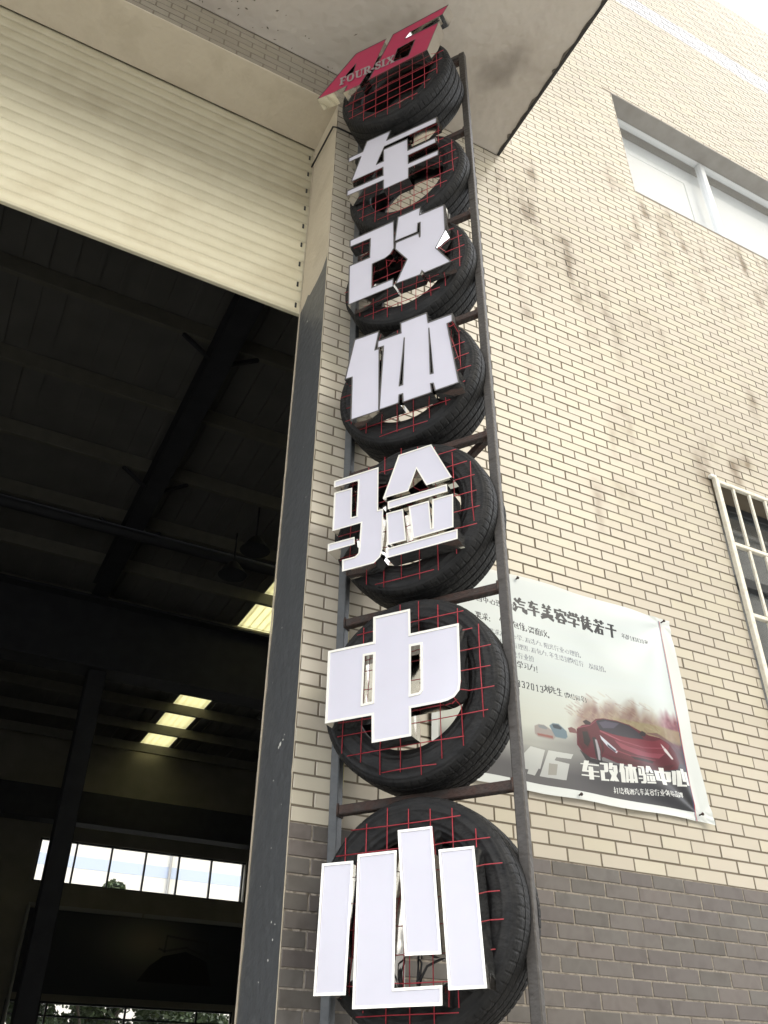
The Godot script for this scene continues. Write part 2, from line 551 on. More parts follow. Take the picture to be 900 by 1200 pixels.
# ------------------------------------------------------------------ shutter, canopy
func build_shutter() -> void:
	var top := LINTEL + 0.1
	var low := 4.905
	var n := 19
	var h := (LINTEL + 0.02 - low) / 18.0
	var sh := thing("roller_shutter", "cream ribbed roller shutter hanging half lowered in the wide opening under the lintel", "roller shutter")
	rng.seed = 8
	# each slat bulges; upper ones are coloured darker, part grime, part painted canopy shade
	var grime_shade := []
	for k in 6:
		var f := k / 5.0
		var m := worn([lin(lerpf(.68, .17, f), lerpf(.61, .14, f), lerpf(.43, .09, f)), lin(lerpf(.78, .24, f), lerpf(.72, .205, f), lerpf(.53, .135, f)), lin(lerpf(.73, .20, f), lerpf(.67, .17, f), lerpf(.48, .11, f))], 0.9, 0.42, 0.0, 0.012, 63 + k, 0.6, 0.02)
		grime_shade.append(m)
	for i in n:
		var y0 := low + i * h
		var st := begin(false)
		var prof := []
		for a in 9:
			var t := a / 8.0
			prof.append(Vector2(y0 + 0.004 + t * (h - 0.004), -0.336 + 0.011 * pow(sin(PI * t), 0.7)))
		prof.push_front(Vector2(y0, -0.341))
		for a in prof.size() - 1:
			face(st, [Vector3(-4.85, prof[a].x, prof[a].y), Vector3(0.02, prof[a].x, prof[a].y), Vector3(0.02, prof[a + 1].x, prof[a + 1].y), Vector3(-4.85, prof[a + 1].x, prof[a + 1].y)], Vector3(0, 0, 1))
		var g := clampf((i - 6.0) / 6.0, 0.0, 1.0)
		var mm: Material = grime_shade[int(round(g * 3.4))]
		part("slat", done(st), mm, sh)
		if i % 2 == 0:
			var cl := begin()
			box(cl, Vector3(-0.034, y0 + 0.022, -0.327), Vector3(-0.024, y0 + h - 0.022, -0.3225), 0.001)
			part("end_clip", done(cl), M.dark_frame, sh)
	part("bottom_rail", box_mesh(Vector3(-4.85, low - 0.018, -0.345), Vector3(0.02, low + 0.001, -0.322), 0.003), grime_shade[1], sh)
	var gr := thing("shutter_guide_rail", "thin pale metal guide rail standing along the inner edge of the grey jamb", "guide rail")
	part("channel_front", box_mesh(Vector3(-0.0095, 0, -0.3185), Vector3(-0.0037, LINTEL - 0.013, -0.3155), 0.001), M.plaster, gr)
	var cn := thing("canopy", "grey concrete canopy slab sheltering the shutter and the top of the sign", "canopy")
	part("slab", box_mesh(Vector3(-12, SOFFIT, 0.0005), Vector3(CANOPY_RIGHT, SOFFIT + 0.22, CANOPY_DEPTH), 0.004), M.soffit, cn)
	part("drip_edge", box_mesh(Vector3(CANOPY_RIGHT - 0.016, SOFFIT - 0.007, 0.004), Vector3(CANOPY_RIGHT + 0.002, SOFFIT - 0.0005, CANOPY_DEPTH - 0.002), 0.002), M.edge_dark, cn)
	var mo := begin()
	var z := 0.02
	while z < CANOPY_DEPTH - 0.05:
		var l := rng.randf_range(0.03, 0.16)
		var wdt := rng.randf_range(0.004, 0.02) if rng.randf() < 0.8 else rng.randf_range(0.02, 0.045)
		var q := []
		for a in 7:
			var f := a / 6.0
			q.append(Vector3(CANOPY_RIGHT - 0.016 - wdt * sin(PI * f) * rng.randf_range(0.7, 1.0), SOFFIT - 0.0015, z + l * f))
		face(mo, q, Vector3.DOWN)
		z += l * rng.randf_range(0.8, 1.6)
	for k in 45:
		var cx := rng.randf_range(-1.5, 0.1)
		var cz := 0.02 + 0.3 * pow(rng.randf(), 1.6)
		var l := rng.randf_range(0.003, 0.014)
		var wdt := rng.randf_range(0.0015, 0.005)
		var dir := Vector3(rng.randfn(), 0, rng.randfn()).normalized()
		var side := dir.cross(Vector3.UP)
		face(mo, [Vector3(cx, SOFFIT - 0.0015, cz) - dir * l, Vector3(cx, SOFFIT - 0.0015, cz) + side * wdt, Vector3(cx, SOFFIT - 0.0015, cz) + dir * l, Vector3(cx, SOFFIT - 0.0015, cz) - side * wdt], Vector3.DOWN)
	var ms := part("mould_stain", done(mo), M.mould, cn)
	ms.set_meta("kind", "stuff")
	var cb := tube_mesh([Vector3(0.16, 6.03, 0.008), Vector3(0.07, 6.03, 0.008), Vector3(0.003, 6.035, 0.006), Vector3(-0.018, 6.055, -0.012), Vector3(-0.017, 6.07, -0.15), Vector3(-0.017, 6.08, -0.31)], 0.005)
	var co := part("black_wire", cb, M.cable, self)
	tag(co, "thin black wire crossing the cream jamb below the lintel", "wire")

# ------------------------------------------------------------------ the sign
func sign_at(y: float) -> Transform3D:
	return Transform3D(Basis(U, Vector3.UP, N), P0 + Vector3(0, y, 0))

func build_frame() -> void:
	var f := thing("sign_frame", "rusty welded steel ladder frame that carries the column of tyres", "frame", sign_at(0))
	var top := 6.33
	part("post", box_mesh(Vector3(-0.016, 0.0, -0.016), Vector3(0.016, top, 0.016), 0.003), M.grey_steel, f)
	part("post", box_mesh(Vector3(0.59, 0.0, -0.016), Vector3(0.622, top, 0.016), 0.003), M.steel, f)
	for k in range(-2, 7):
		var y := BAR0 + k * BAR_STEP
		part("cross_bar", box_mesh(Vector3(0.0165, y - 0.015, -0.0145), Vector3(0.5895, y + 0.015, 0.0145), 0.003), M.rust, f)
		# the blackened, bulging weld at each joint
		for s in [0.0168, 0.5892]:
			var w := begin(false)
			tube(w, [Vector3(s, y - 0.02, 0.0148), Vector3(s, y - 0.008, 0.0165), Vector3(s, y + 0.008, 0.016), Vector3(s, y + 0.019, 0.0148)], 0.0045, 6)
			tube(w, [Vector3(s, y - 0.0165, -0.015), Vector3(s, y - 0.017, 0.0), Vector3(s, y - 0.0165, 0.015)], 0.0042, 6)
			part("weld", done(w), M.rust, f)
	part("cross_bar", box_mesh(Vector3(0.0165, top - 0.03, -0.0145), Vector3(0.5895, top, 0.0145), 0.003), M.steel, f)
	var inv := sign_at(0).affine_inverse()
	var foot := P0 + U * 0.606
	for y in [BAR0 + 2 * BAR_STEP]:
		var a: Vector3 = inv * Vector3(foot.x, y, foot.z - 0.022)
		var b: Vector3 = inv * Vector3(foot.x, y, 0.004)
		part("wall_brace", bar_mesh(a, b, 0.028, 0.028), M.rust, f)

func tyre_meshes() -> Dictionary:
	var segs := 432
	var ring := func(st: SurfaceTool, p: Array, q: Array, out_sign: float, bite: Callable) -> void:
		for k in segs:
			var a0 := TAU * k / segs
			var a1 := TAU * (k + 1) / segs
			var r00: float = p[0] - bite.call(k, p)
			var r10: float = p[0] - bite.call(k + 1, p)
			var r01: float = q[0] - bite.call(k, q)
			var r11: float = q[0] - bite.call(k + 1, q)
			var v := [Vector3(cos(a0) * r00, sin(a0) * r00, p[1]), Vector3(cos(a1) * r10, sin(a1) * r10, p[1]), Vector3(cos(a1) * r11, sin(a1) * r11, q[1]), Vector3(cos(a0) * r01, sin(a0) * r01, q[1])]
			var e := Vector2(q[1] - p[1], -(q[0] - p[0])) * out_sign   # radius, axis
			face(st, v, Vector3(cos(a0) * e.x, sin(a0) * e.x, e.y))
	var none := func(_k: int, _p: Array) -> float: return 0.0
	var out := {}
	# tread: four grooves round it, sipes across the ribs
	var tr := begin(true)
	var prof := [[.2985, -.0865], [.3035, -.080], [.3065, -.0725]]
	for g in [-.05, -.0165, .0165, .05]:
		var crown: float = .310 - 1.05 * g * g
		prof.append_array([[crown - .0003, g - .0033], [crown - .0045, g - .0024], [crown - .0045, g + .0024], [crown - .0003, g + .0033]])
		if g < .04:
			prof.append([.3100 - 1.05 * pow(g + .0165, 2), g + .0165])
	prof.append_array([[.3065, .0725], [.3035, .080], [.2985, .0865]])
	var sipe := func(k: int, p: Array) -> float:
		var z: float = p[1]
		if absf(z) > .084:
			return 0.0012 if posmod(k, 6) == 0 else 0.0
		var shift := 0 if z > .03 else (3 if z > -.03 else 1)
		var deep := 0.0021 if absf(z) > .052 else 0.0010
		return deep if posmod(k + shift, 6) == 0 else 0.0
	for i in prof.size() - 1:
		ring.call(tr, prof[i], prof[i + 1], 1.0, sipe)
	out.tread = done(tr)
	segs = 96
	for s in [-1.0, 1.0]:
		var sw := begin(false)
		var pr := [[.2985, .0865], [.294, .0905], [.2915, .0905], [.2905, .0920], [.284, .0955], [.2825, .0945], [.276, .0975], [.268, .0990], [.2672, .0998], [.262, .1002], [.2612, .0994], [.25, .0995], [.236, .0972], [.232, .0972], [.231, .0955], [.222, .0915], [.2205, .0925], [.216, .0905], [.2145, .0880], [.207, .0835], [.202, .0825], [.1985, .0790], [.1965, .0730]]
		for i in pr.size() - 1:
			ring.call(sw, [pr[i][0], s * pr[i][1]], [pr[i + 1][0], s * pr[i + 1][1]], -s if true else 1.0, none)
		out["side%d" % int(s)] = done(sw)
	var li := begin(false)
	var lp := [[.1965, .0730], [.196, .060], [.204, .066], [.225, .079], [.255, .086], [.278, .078], [.290, .062], [.2945, .03], [.2955, 0.0], [.2945, -.03], [.290, -.062], [.278, -.078], [.255, -.086], [.225, -.079], [.204, -.066], [.196, -.060], [.1965, -.0730]]
	for i in lp.size() - 1:
		ring.call(li, lp[i], lp[i + 1], 1.0 if true else -1.0, none)
	out.liner = done(li)
	return out

func build_tyres() -> void:
	var m := tyre_meshes()
	var labels := ["black tyre at the bottom of the column, behind the four separate white strokes",
		"black tyre second from the bottom, behind the white character for middle",
		"black tyre third from the bottom, behind the white character for test with the horse side",
		"black tyre in the middle of the column, behind the white character for body",
		"black tyre third from the top, behind the white character for change",
		"black tyre second from the top, behind the white character for car",
		"wide black tyre at the top of the column, just under the red number 46"]
	var proto: Node3D = null
	rng.seed = 12
	for k in 7:
		var x := sign_at(BAR0 + (k - 0.5) * BAR_STEP)
		x.origin += U * (0.303 + rng.randf_range(-.004, .004)) + N * (0.004 if k < 6 else 0.117)
		x = x * Transform3D(Basis(Vector3.BACK, rng.randf() * TAU), Vector3.ZERO)
		if k == 6:
			x = x * Transform3D(Basis.from_scale(Vector3(1, 1, 1.19)), Vector3.ZERO)   # the top tyre is a wider one
		var t: Node3D
		if proto == null:
			t = thing("tyre", labels[k], "tyre", x, "worn tyres stacked up the sign")
			part("tread", m.tread, M.tread, t)
			part("sidewall", m["side1"], M.rubber, t)
			part("sidewall", m["side-1"], M.rubber, t)
			part("inner_liner", m.liner, M.liner, t)
			proto = t
		else:
			t = proto.duplicate()
			t.name = numbered("tyre")
			add_child(t, true)
			t.transform = x
			t.set_meta("label", labels[k])
		if k in [0, 2]:   # two of them greyer with dust
			for c in t.get_children():
				if c is MeshInstance3D and not String(c.name).begins_with("inner"):
					c.set_surface_override_material(0, M.dusty_rubber)

func build_grids() -> void:
	var words := ["at the bottom, behind the four separate white strokes", "second from the bottom, round the character for middle", "third from the bottom, round the character for test", "in mid column, beside the character for body", "third from the top, beside the character for change", "second from the top, beside the character for car", "at the top, hanging below the red number forty-six"]
	rng.seed = 31
	for k in 7:
		var yc := BAR0 + (k - 0.5) * BAR_STEP
		var g := thing("wire_grid", "red wire grid on the tyre " + words[k], "wire grid", sign_at(yc), "red wire grids tied to the tyres")
		var px := 0.0675
		var cx := 0.3025
		var offx := 0.0775 - cx + (0.025 if k == 0 else rng.randf_range(-.012, .012) * (0 if k == 1 else 1))
		var offy: float = [-.198, -.198, -.264, -.198, -.215, -.172, -.172][k] + (0.02 if k == 0 else 0.0)
		var zz := 0.132 if k == 6 else 0.0
		var r := 0.284
		for axis in 2:
			for i in range(-5, 10):
				var d: float = (offx if axis == 0 else offy) + i * px
				if absf(d) > 0.272:
					continue
				var half := sqrt(r * r - d * d)
				var a := -half + rng.randf_range(-.012, .02)
				var b := half + rng.randf_range(-.02, .012)
				var bend := rng.randf_range(-.003, .003)
				var z := zz + (0.1075 if axis == 0 else 0.1115)
				var pts := []
				for s in 4:
					var t := lerpf(a, b, s / 3.0)
					var w := bend * sin(PI * s / 3.0) + rng.randf_range(-.0008, .0008)
					pts.append(Vector3(cx + d + w, t, z) if axis == 0 else Vector3(cx + t, d + w, z))
				part("wire", tube_mesh(pts, 0.00145, 6), M.wire, g)

# --- box letters
func signed_area(p: PackedVector2Array) -> float:
	var s := 0.0
	for i in p.size():
		s += p[i].cross(p[(i + 1) % p.size()])
	return s / 2.0

func turned(p: PackedVector2Array, left: bool) -> PackedVector2Array:
	var q := p.duplicate()
	if (signed_area(q) > 0.0) != left:
		q.reverse()
	return q

# move every corner inward (to the left of the way round) by d
func inset(p: PackedVector2Array, d: float) -> PackedVector2Array:
	var out := PackedVector2Array()
	var n := p.size()
	for i in n:
		var a := (p[i] - p[posmod(i - 1, n)]).normalized()
		var b := (p[(i + 1) % n] - p[i]).normalized()
		var na := Vector2(-a.y, a.x)
		var nb := Vector2(-b.y, b.x)
		var m := (na + nb)
		m = na if m.length() < 0.2 else m.normalized()
		out.append(p[i] + m * minf(d / maxf(m.dot(na), 0.35), d * 2.2))
	return out

func bridged(outer: PackedVector2Array, holes: Array) -> PackedVector2Array:
	var poly := outer.duplicate()
	for h in holes:
		var best := 1e9
		var bi := 0
		var bj := 0
		for i in h.size():
			for j in poly.size():
				var d: float = h[i].distance_squared_to(poly[j])
				if d < best:
					best = d
					bi = i
					bj = j
		var next := PackedVector2Array()
		for j in bj + 1:
			next.append(poly[j])
		var gap: Vector2 = (h[bi] - poly[bj]).orthogonal().normalized() * 0.00005
		for i in h.size():
			next.append(h[(bi + i) % h.size()])
		next.append(h[bi] + gap)
		next.append(poly[bj] + gap)
		for j in range(bj + 1, poly.size()):
			next.append(poly[j])
		poly = next
	return poly

func sheet(st: SurfaceTool, poly: PackedVector2Array, z: float, out: Vector3) -> void:
	var idx := Geometry2D.triangulate_polygon(poly)
	if idx.is_empty():
		push_warning("a letter face could not be filled")
	for t in range(0, idx.size(), 3):
		face(st, [Vector3(poly[idx[t]].x, poly[idx[t]].y, z), Vector3(poly[idx[t + 1]].x, poly[idx[t + 1]].y, z), Vector3(poly[idx[t + 2]].x, poly[idx[t + 2]].y, z)], out)

func poly(a: Array, base_y: float) -> PackedVector2Array:
	var p := PackedVector2Array()
	for i in range(0, a.size(), 2):
		p.append(Vector2(a[i], a[i + 1] - base_y * 1000.0) / 1000.0)
	return p

# strokes: [[outer, hole, hole], ...] in millimetres along the sign and above the ground
func box_letter(called: String, label: String, strokes: Array, off: float, depth: float, lip: float, face_mat: Material, lip_mat: Material, group: String, grow := 0.0) -> Node3D:
	var base_y := 1e9
	for s in strokes:
		for i in range(1, s[0].size(), 2):
			base_y = minf(base_y, s[0][i] / 1000.0)
	var t := thing(called, label, "sign letter", sign_at(base_y), group)
	for s in strokes:
		var rims := []
		for c in s.size():
			rims.append(inset(turned(poly(s[c], base_y), c == 0), -grow))
		var fills := []
		for r in rims:
			fills.append(inset(r, lip))
		var shell := begin(true)
		var lips := begin(true)
		for c in rims.size():
			var r: PackedVector2Array = rims[c]
			var q: PackedVector2Array = fills[c]
			var n := r.size()
			for i in n:
				var i2 := (i + 1) % n
				var e := r[i2] - r[i]
				var o := Vector3(e.y, -e.x, 0)
				face(shell, [Vector3(r[i].x, r[i].y, off), Vector3(r[i2].x, r[i2].y, off), Vector3(r[i2].x, r[i2].y, off - depth), Vector3(r[i].x, r[i].y, off - depth)], o)
				face(lips, [Vector3(r[i].x, r[i].y, off + .0004), Vector3(r[i2].x, r[i2].y, off + .0004), Vector3(q[i2].x, q[i2].y, off + .0004), Vector3(q[i].x, q[i].y, off + .0004)], Vector3(0, 0, 1))
				face(lips, [Vector3(q[i].x, q[i].y, off + .0004), Vector3(q[i2].x, q[i2].y, off + .0004), Vector3(q[i2].x, q[i2].y, off - .003), Vector3(q[i].x, q[i].y, off - .003)], -o)
		sheet(shell, bridged(rims[0], rims.slice(1)), off - depth, Vector3(0, 0, -1))
		var fs := begin(true)
		sheet(fs, bridged(fills[0], fills.slice(1)), off - .002, Vector3(0, 0, 1))
		var b := part("stroke", done(fs), face_mat, t)
		part("metal_side", done(shell), M.chrome, b)
		part("edge_trim", done(lips), lip_mat, b)
	return t

func glyphs() -> Dictionary:
	return {
		"zhong": [[[54, 2851, 219, 2848, 218, 2936, 350, 2934, 351, 2847, 514, 2845, 512, 2660, 507, 2630, 490, 2612, 468, 2605, 447, 2603, 350, 2603, 351, 2518, 220, 2518, 218, 2604, 55, 2606],
			[190, 2805, 220, 2804, 218, 2648, 187, 2647], [352, 2803, 383, 2802, 382, 2655, 376, 2648, 350, 2647]]],
		"xin": [[[68, 2194, 169, 2192, 157, 1865, 60, 1867]], [[182, 2207, 303, 2206, 296, 1875, 428, 1876, 427, 1832, 177, 1833]],
			[[306, 2258, 410, 2257, 428, 1944, 326, 1946]], [[427, 2194, 529, 2193, 545, 1864, 444, 1864]]],
		"yan": [[[44, 3540, 229, 3541, 230, 3352, 250, 3351, 249, 3186, 241, 3157, 217, 3139, 94, 3139, 92, 3186, 143, 3186, 156, 3196, 162, 3318, 47, 3318, 47, 3486, 122, 3484, 124, 3354, 143, 3354, 146, 3508, 44, 3510]],
			[[31, 3268, 139, 3267, 141, 3236, 32, 3236]], [[310, 3567, 439, 3569, 512, 3399, 416, 3396, 380, 3480, 348, 3395, 248, 3395]],
			[[267, 3376, 493, 3376, 494, 3345, 268, 3343]], [[262, 3328, 327, 3326, 338, 3195, 266, 3196]],
			[[348, 3329, 425, 3329, 431, 3216, 434, 3216, 437, 3330, 514, 3329, 510, 3196, 361, 3194]], [[266, 3183, 524, 3185, 523, 3147, 265, 3145]]],
		"ti": [[[112, 4240, 217, 4237, 200, 4139, 219, 4138, 222, 3816, 109, 3817, 107, 4041, 75, 4042]],
			[[220, 4182, 325, 4180, 323, 4237, 431, 4238, 436, 4180, 538, 4179, 538, 4146, 515, 4142, 551, 3820, 465, 3820, 458, 3860, 439, 3861, 443, 3817, 333, 3817, 331, 3860, 308, 3860, 306, 3820, 231, 3819, 247, 4149, 220, 4151],
			[329, 4150, 331, 3899, 309, 3899], [436, 4152, 459, 3904, 439, 3904]]],
		"gai": [[[67, 4898, 282, 4902, 282, 4722, 267, 4696, 243, 4684, 178, 4678, 179, 4518, 281, 4520, 281, 4480, 74, 4476, 70, 4721, 172, 4722, 173, 4857, 68, 4859]],
			[[312, 4917, 415, 4919, 410, 4868, 526, 4866, 524, 4696, 478, 4609, 545, 4489, 432, 4488, 418, 4506, 408, 4487, 300, 4488, 357, 4612, 300, 4712, 301, 4747, 404, 4747, 407, 4713, 417, 4711, 420, 4823, 401, 4823, 397, 4767, 296, 4767]]],
		"che": [[[38, 5550, 116, 5550, 138, 5622, 264, 5618, 242, 5552, 510, 5546, 508, 5512, 230, 5516, 188, 5392, 234, 5391, 233, 5485, 355, 5480, 356, 5386, 500, 5386, 501, 5354, 358, 5353, 358, 5281, 511, 5279, 510, 5251, 359, 5252, 358, 5175, 236, 5175, 235, 5247, 38, 5252, 38, 5284, 233, 5279, 232, 5350, 58, 5351, 107, 5522, 38, 5524]]],
		"four_six": [[[-92, 5982, 129, 6235, 306, 6227, 228, 5999, 209, 6001, 157, 5914, 67, 5918, 86, 5967, 6, 5968], [132, 6141, 120, 6063, 61, 6060]],
			[[213, 5918, 350, 6235, 659, 6243, 626, 6183, 443, 6173, 415, 6132, 601, 6122, 534, 5922], [371, 6074, 474, 6077, 436, 5950, 346, 5966]]],
	}

func build_letters() -> void:
	var g := glyphs()
	var grp := "white box letters up the tyre column"
	box_letter("box_letter", "white box character for heart, four separate upright strokes on the bottom tyre", g.xin, .176, .06, .0068, M.acrylic, M.silver_trim, grp)
	box_letter("box_letter", "white box character for middle, a box crossed by one upright, second from the bottom", g.zhong, .176, .06, .0075, M.acrylic, M.trim, grp)
	box_letter("box_letter", "white box character for test, of many pieces with a peaked roof, third from the bottom", g.yan, .176, .06, .0048, M.acrylic, M.trim, grp)
	box_letter("box_letter", "white box character for body with slanting legs, in the middle of the column", g.ti, .176, .06, .0048, M.acrylic, M.dark_trim, grp, .0042)
	box_letter("box_letter", "white box character for change, two separate halves, third from the top", g.gai, .176, .06, .0048, M.acrylic, M.dark_trim, grp, .0042)
	box_letter("box_letter", "white box character for car with thin cross bars, second from the top", g.che, .176, .06, .0048, M.acrylic, M.dark_trim, grp, .0042)
	var n := box_letter("red_number", "red slanted box number 46 with silver lettering at the top of the sign", g.four_six, .31, .068, .003, M.red_acrylic, M.dark_trim, "", .0022)
	n.set_meta("category", "sign number")
	var tm := TextMesh.new()
	tm.text = "FOUR-SIX"
	var sf := SystemFont.new()
	sf.font_names = PackedStringArray(["Droid Serif"])
	sf.font_weight = 700
	sf.font_italic = false
	tm.font = sf
	tm.font_size = 32
	tm.pixel_size = 0.0018
	tm.depth = 0.004
	tm.curve_step = 1.0
	tm.horizontal_alignment = HORIZONTAL_ALIGNMENT_LEFT
	tm.vertical_alignment = VERTICAL_ALIGNMENT_CENTER
	var o := part("silver_lettering", tm, M.silver_text, n)
	var aabb := tm.get_aabb()
	var sx := 0.318 / maxf(aabb.size.x, 0.01)
	var sy := 0.066 / maxf(aabb.size.y, 0.01)
	var tilt := -0.127
	o.transform = Transform3D(Basis(Vector3(sx, sx * tilt, 0), Vector3(0.018, sy, 0), Vector3(0, 0, 1)), Vector3(0.04, 6.028 - 5.914, .3135)) * Transform3D(Basis.IDENTITY, Vector3(-aabb.position.x, -aabb.get_center().y, 0))

func build_cables() -> void:
	var inv := sign_at(0)
	var w := func(a: Array) -> Array:
		var o := []
		for p in a:
			o.append(inv * Vector3(p[0], p[1], p[2]))
		return o
	var st := begin(false)
	tube(st, w.call([[.30, 2.02, .03], [.312, 1.97, .06], [.318, 1.945, .08], [.322, 1.92, .09], [.319, 1.895, .09], [.321, 1.87, .085]]), .0032)
	tube(st, w.call([[.40, 1.95, .09], [.375, 1.94, .095], [.352, 1.93, .10], [.333, 1.905, .095], [.324, 1.885, .09]]), .0032)
	tube(st, w.call([[.295, 2.0, .05], [.31, 1.965, .07], [.33, 1.94, .085], [.325, 1.9, .09]]), .0028)
	var o := part("black_cable", done(st), M.cable, self)
	tag(o, "loose black cables dangling between the strokes on the bottom tyre", "cable")
	st = begin(false)
	tube(st, [Vector3(.165, 3.1, .012), Vector3(.168, 2.7, .014), Vector3(.166, 2.5, .012), Vector3(.160, 2.36, .013), Vector3(.162, 2.2, .012), Vector3(.158, 1.6, .012)], .0035)
	o = part("yellow_cable", done(st), M.yellow_cable, self)
	tag(o, "thin yellowish cable hanging down the wall beside the left post", "cable")

# ------------------------------------------------------------------ poster
var sheet_img: Image

func fill_poly(im: Image, p: PackedVector2Array, col: Color) -> void:
	var lo := 1e9
	var hi := -1e9
	for q in p:
		lo = minf(lo, q.y)
		hi = maxf(hi, q.y)
	for y in range(maxi(0, int(floor(lo))), mini(im.get_height(), int(ceil(hi)) + 1)):
		var cuts := []
		for i in p.size():
			var a := p[i]
			var b := p[(i + 1) % p.size()]
			if (a.y <= y + 0.5) != (b.y <= y + 0.5):
				cuts.append(a.x + (y + 0.5 - a.y) / (b.y - a.y) * (b.x - a.x))
		cuts.sort()
		for c in range(0, cuts.size() - 1, 2):
			var x0 := maxi(0, int(round(cuts[c])))
			var x1 := mini(im.get_width(), int(round(cuts[c + 1])))
			if x1 > x0:
				if col.a >= 1.0:
					im.fill_rect(Rect2i(x0, y, x1 - x0, 1), col)
				else:
					for x in range(x0, x1):
						var was := im.get_pixel(x, y)
						im.set_pixel(x, y, was.lerp(Color(col.r, col.g, col.b), col.a))

func line_px(im: Image, a: Vector2, b: Vector2, w: float, col: Color) -> void:
	var d := (b - a)
	if d.length() < 0.01:
		d = Vector2(0.5, 0)
	var o := d.normalized().orthogonal() * w / 2.0
	var e := d.normalized() * w * 0.25
	fill_poly(im, PackedVector2Array([a - e + o, b + e + o, b + e - o, a - e - o]), col)

# brush strokes of the characters on a ten by ten square: runs of x y digits, strokes parted by spaces
const BRUSH := {
	"汽": "1122 0415 0926 5033 4292 4484 3676 7678 7899 9997", "车": "1181 402484 0696 5359", "美": "2031 7061 1282 2474 1696 5256 0797 5709 5799",
	"容": "5051 13119193 3325 6375 5317 5397 3777793937", "学": "2031 5051 8071 14129294 2464 64565958 0797", "徒": "3012 3214 2529 4282 6064 3494 6468 6686 5538 4699",
	"若": "1191 3032 7072 0494 5319 4676794946", "干": "2171 0494 5159", "年": "3012 2191 2484 2426 0696 5159", "龄": "2023 2142 0444 05095955 2638 7054 7094 7475 6686 8678",
	"岁": "5053 21238381 4516 4585 8528 4567", "到": "0151 2113 1353 0656 3439 0959 7178 909989", "中": "1383861613 5059", "心": "1517 34388886 5264 8395",
	"理": "0141 0444 0848 2128 5191955551 5393 7179 5777 4999", "因": "1181891911 2363 5137 5367", "发": "2023 2393 4108 4585 8539 4698 7081", "展": "118183 1383 1109 3585 4447 7477 2797 4749 6799",
	"要": "0191 2282842422 4144 6164 0696 4539 5539 3599", "求": "0292 505948 2435 0846 8465 5598 7081", "包": "3014 228287 3464663634 34389998", "吃": "0242470702 6043 5393 5585 85585999 9997",
	"住": "3004 2329 6071 4393 4696 4999 7379", "资": "1122 0415 4132 4191 9182 6245 6294 262868 8688 5719 6789", "面": "0191 5023 1393991913 3339 6369 3565 3767", "议": "1122 0313 1318 1827 5061 4298 9249",
	"阳": "1119 1141 4123 2345 4537 5191995951 5595", "光": "5054 2133 8173 0494 4538 3809 65689897", "力": "1393 938878 503408", "习": "1181 8188 8878 3344 2755",
	"刘": "3041 0262 5308 2268 7276 909989", "先": "3012 2282 5054 0494 3508 6568 6898 9897", "生": "3013 2282 5059 2585 0999", "微": "2002 2204 1519 303353 4043 3555 3656 7062 6292 7298 9248",
	"信": "3004 2329 6071 4292 5484 5686 5888895958", "同": "1911919989 3373 3575783835", "号": "3070733330 0595 4537 377769", "打": "0343 202819 0746 5191 717969",
	"造": "1122 0313 1317 0818 1899 5142 4292 6064 3494 46488886", "株": "0242 2029 2306 2345 6042 5393 4595 7079 7548 7599", "洲": "1122 0415 0926 4139 6169 8189 3334 5354 7374",
	"行": "3012 3214 2529 4191 4494 747969", "业": "4048 6068 1336 9376 0999", "领": "3004 3055 2636 1646 4628 5191 7162 5383 5387 8387 6448 7699", "导": "217173 2373 212585 83 0696 757969 3748",
	"品": "3070733330 0545490905 5595995955", "牌": "1109 1343 4144 1646 3639 5181855551 5383 7175 4797 7579", "有": "0292 4109 3539 3484 848979 3686 3888", "活": "1122 0415 0926 7142 3393 6066 4686894946",
	"的": "2012 1242491912 1545 7052 6292 928978 6475", "0": "316172786939282231", "1": "3251 5159 3979", "2": "22316172742979", "3": "2231617274557678693928", "8": "31617336283969786623 6631",
	"。": "1737391917", "，": "2728 2819", ".": "2829", ":": "2425 2829", "!": "5156 5859", "(": "714379", ")": "215729", "、": "1728"}

func write_text(s: String, x: float, y: float, w: float, h: float, col: Color, heavy := 1.0, slope := 0.0) -> void:
	var cx := x
	for ch in s:
		var wide := w * (0.62 if ch in "0123456789" else (0.5 if ch in ".:!()，。、" else 1.0))
		if BRUSH.has(ch):
			for stroke in BRUSH[ch].split(" "):
				for i in range(0, stroke.length() - 3, 2):
					var a := Vector2(cx + float(stroke[i]) / 9.4 * wide * 0.9, y + float(stroke[i + 1]) / 9.4 * h * 0.95 + (cx - x) * slope)
					var b := Vector2(cx + float(stroke[i + 2]) / 9.4 * wide * 0.9, y + float(stroke[i + 3]) / 9.4 * h * 0.95 + (cx - x) * slope)
					var flat := absf(b.y - a.y) < absf(b.x - a.x) * 0.2
					line_px(sheet_img, a, b, h * (0.055 if flat else 0.105) * heavy, col)
		cx += wide

func mm(x: float, y: float) -> Vector2:
	return Vector2(x - 500.0, 3470.0 - y) * 1.4

func shape_mm(a: Array) -> PackedVector2Array:
	var p := PackedVector2Array()
	for i in range(0, a.size(), 2):
		p.append(mm(a[i], a[i + 1]))
	return p

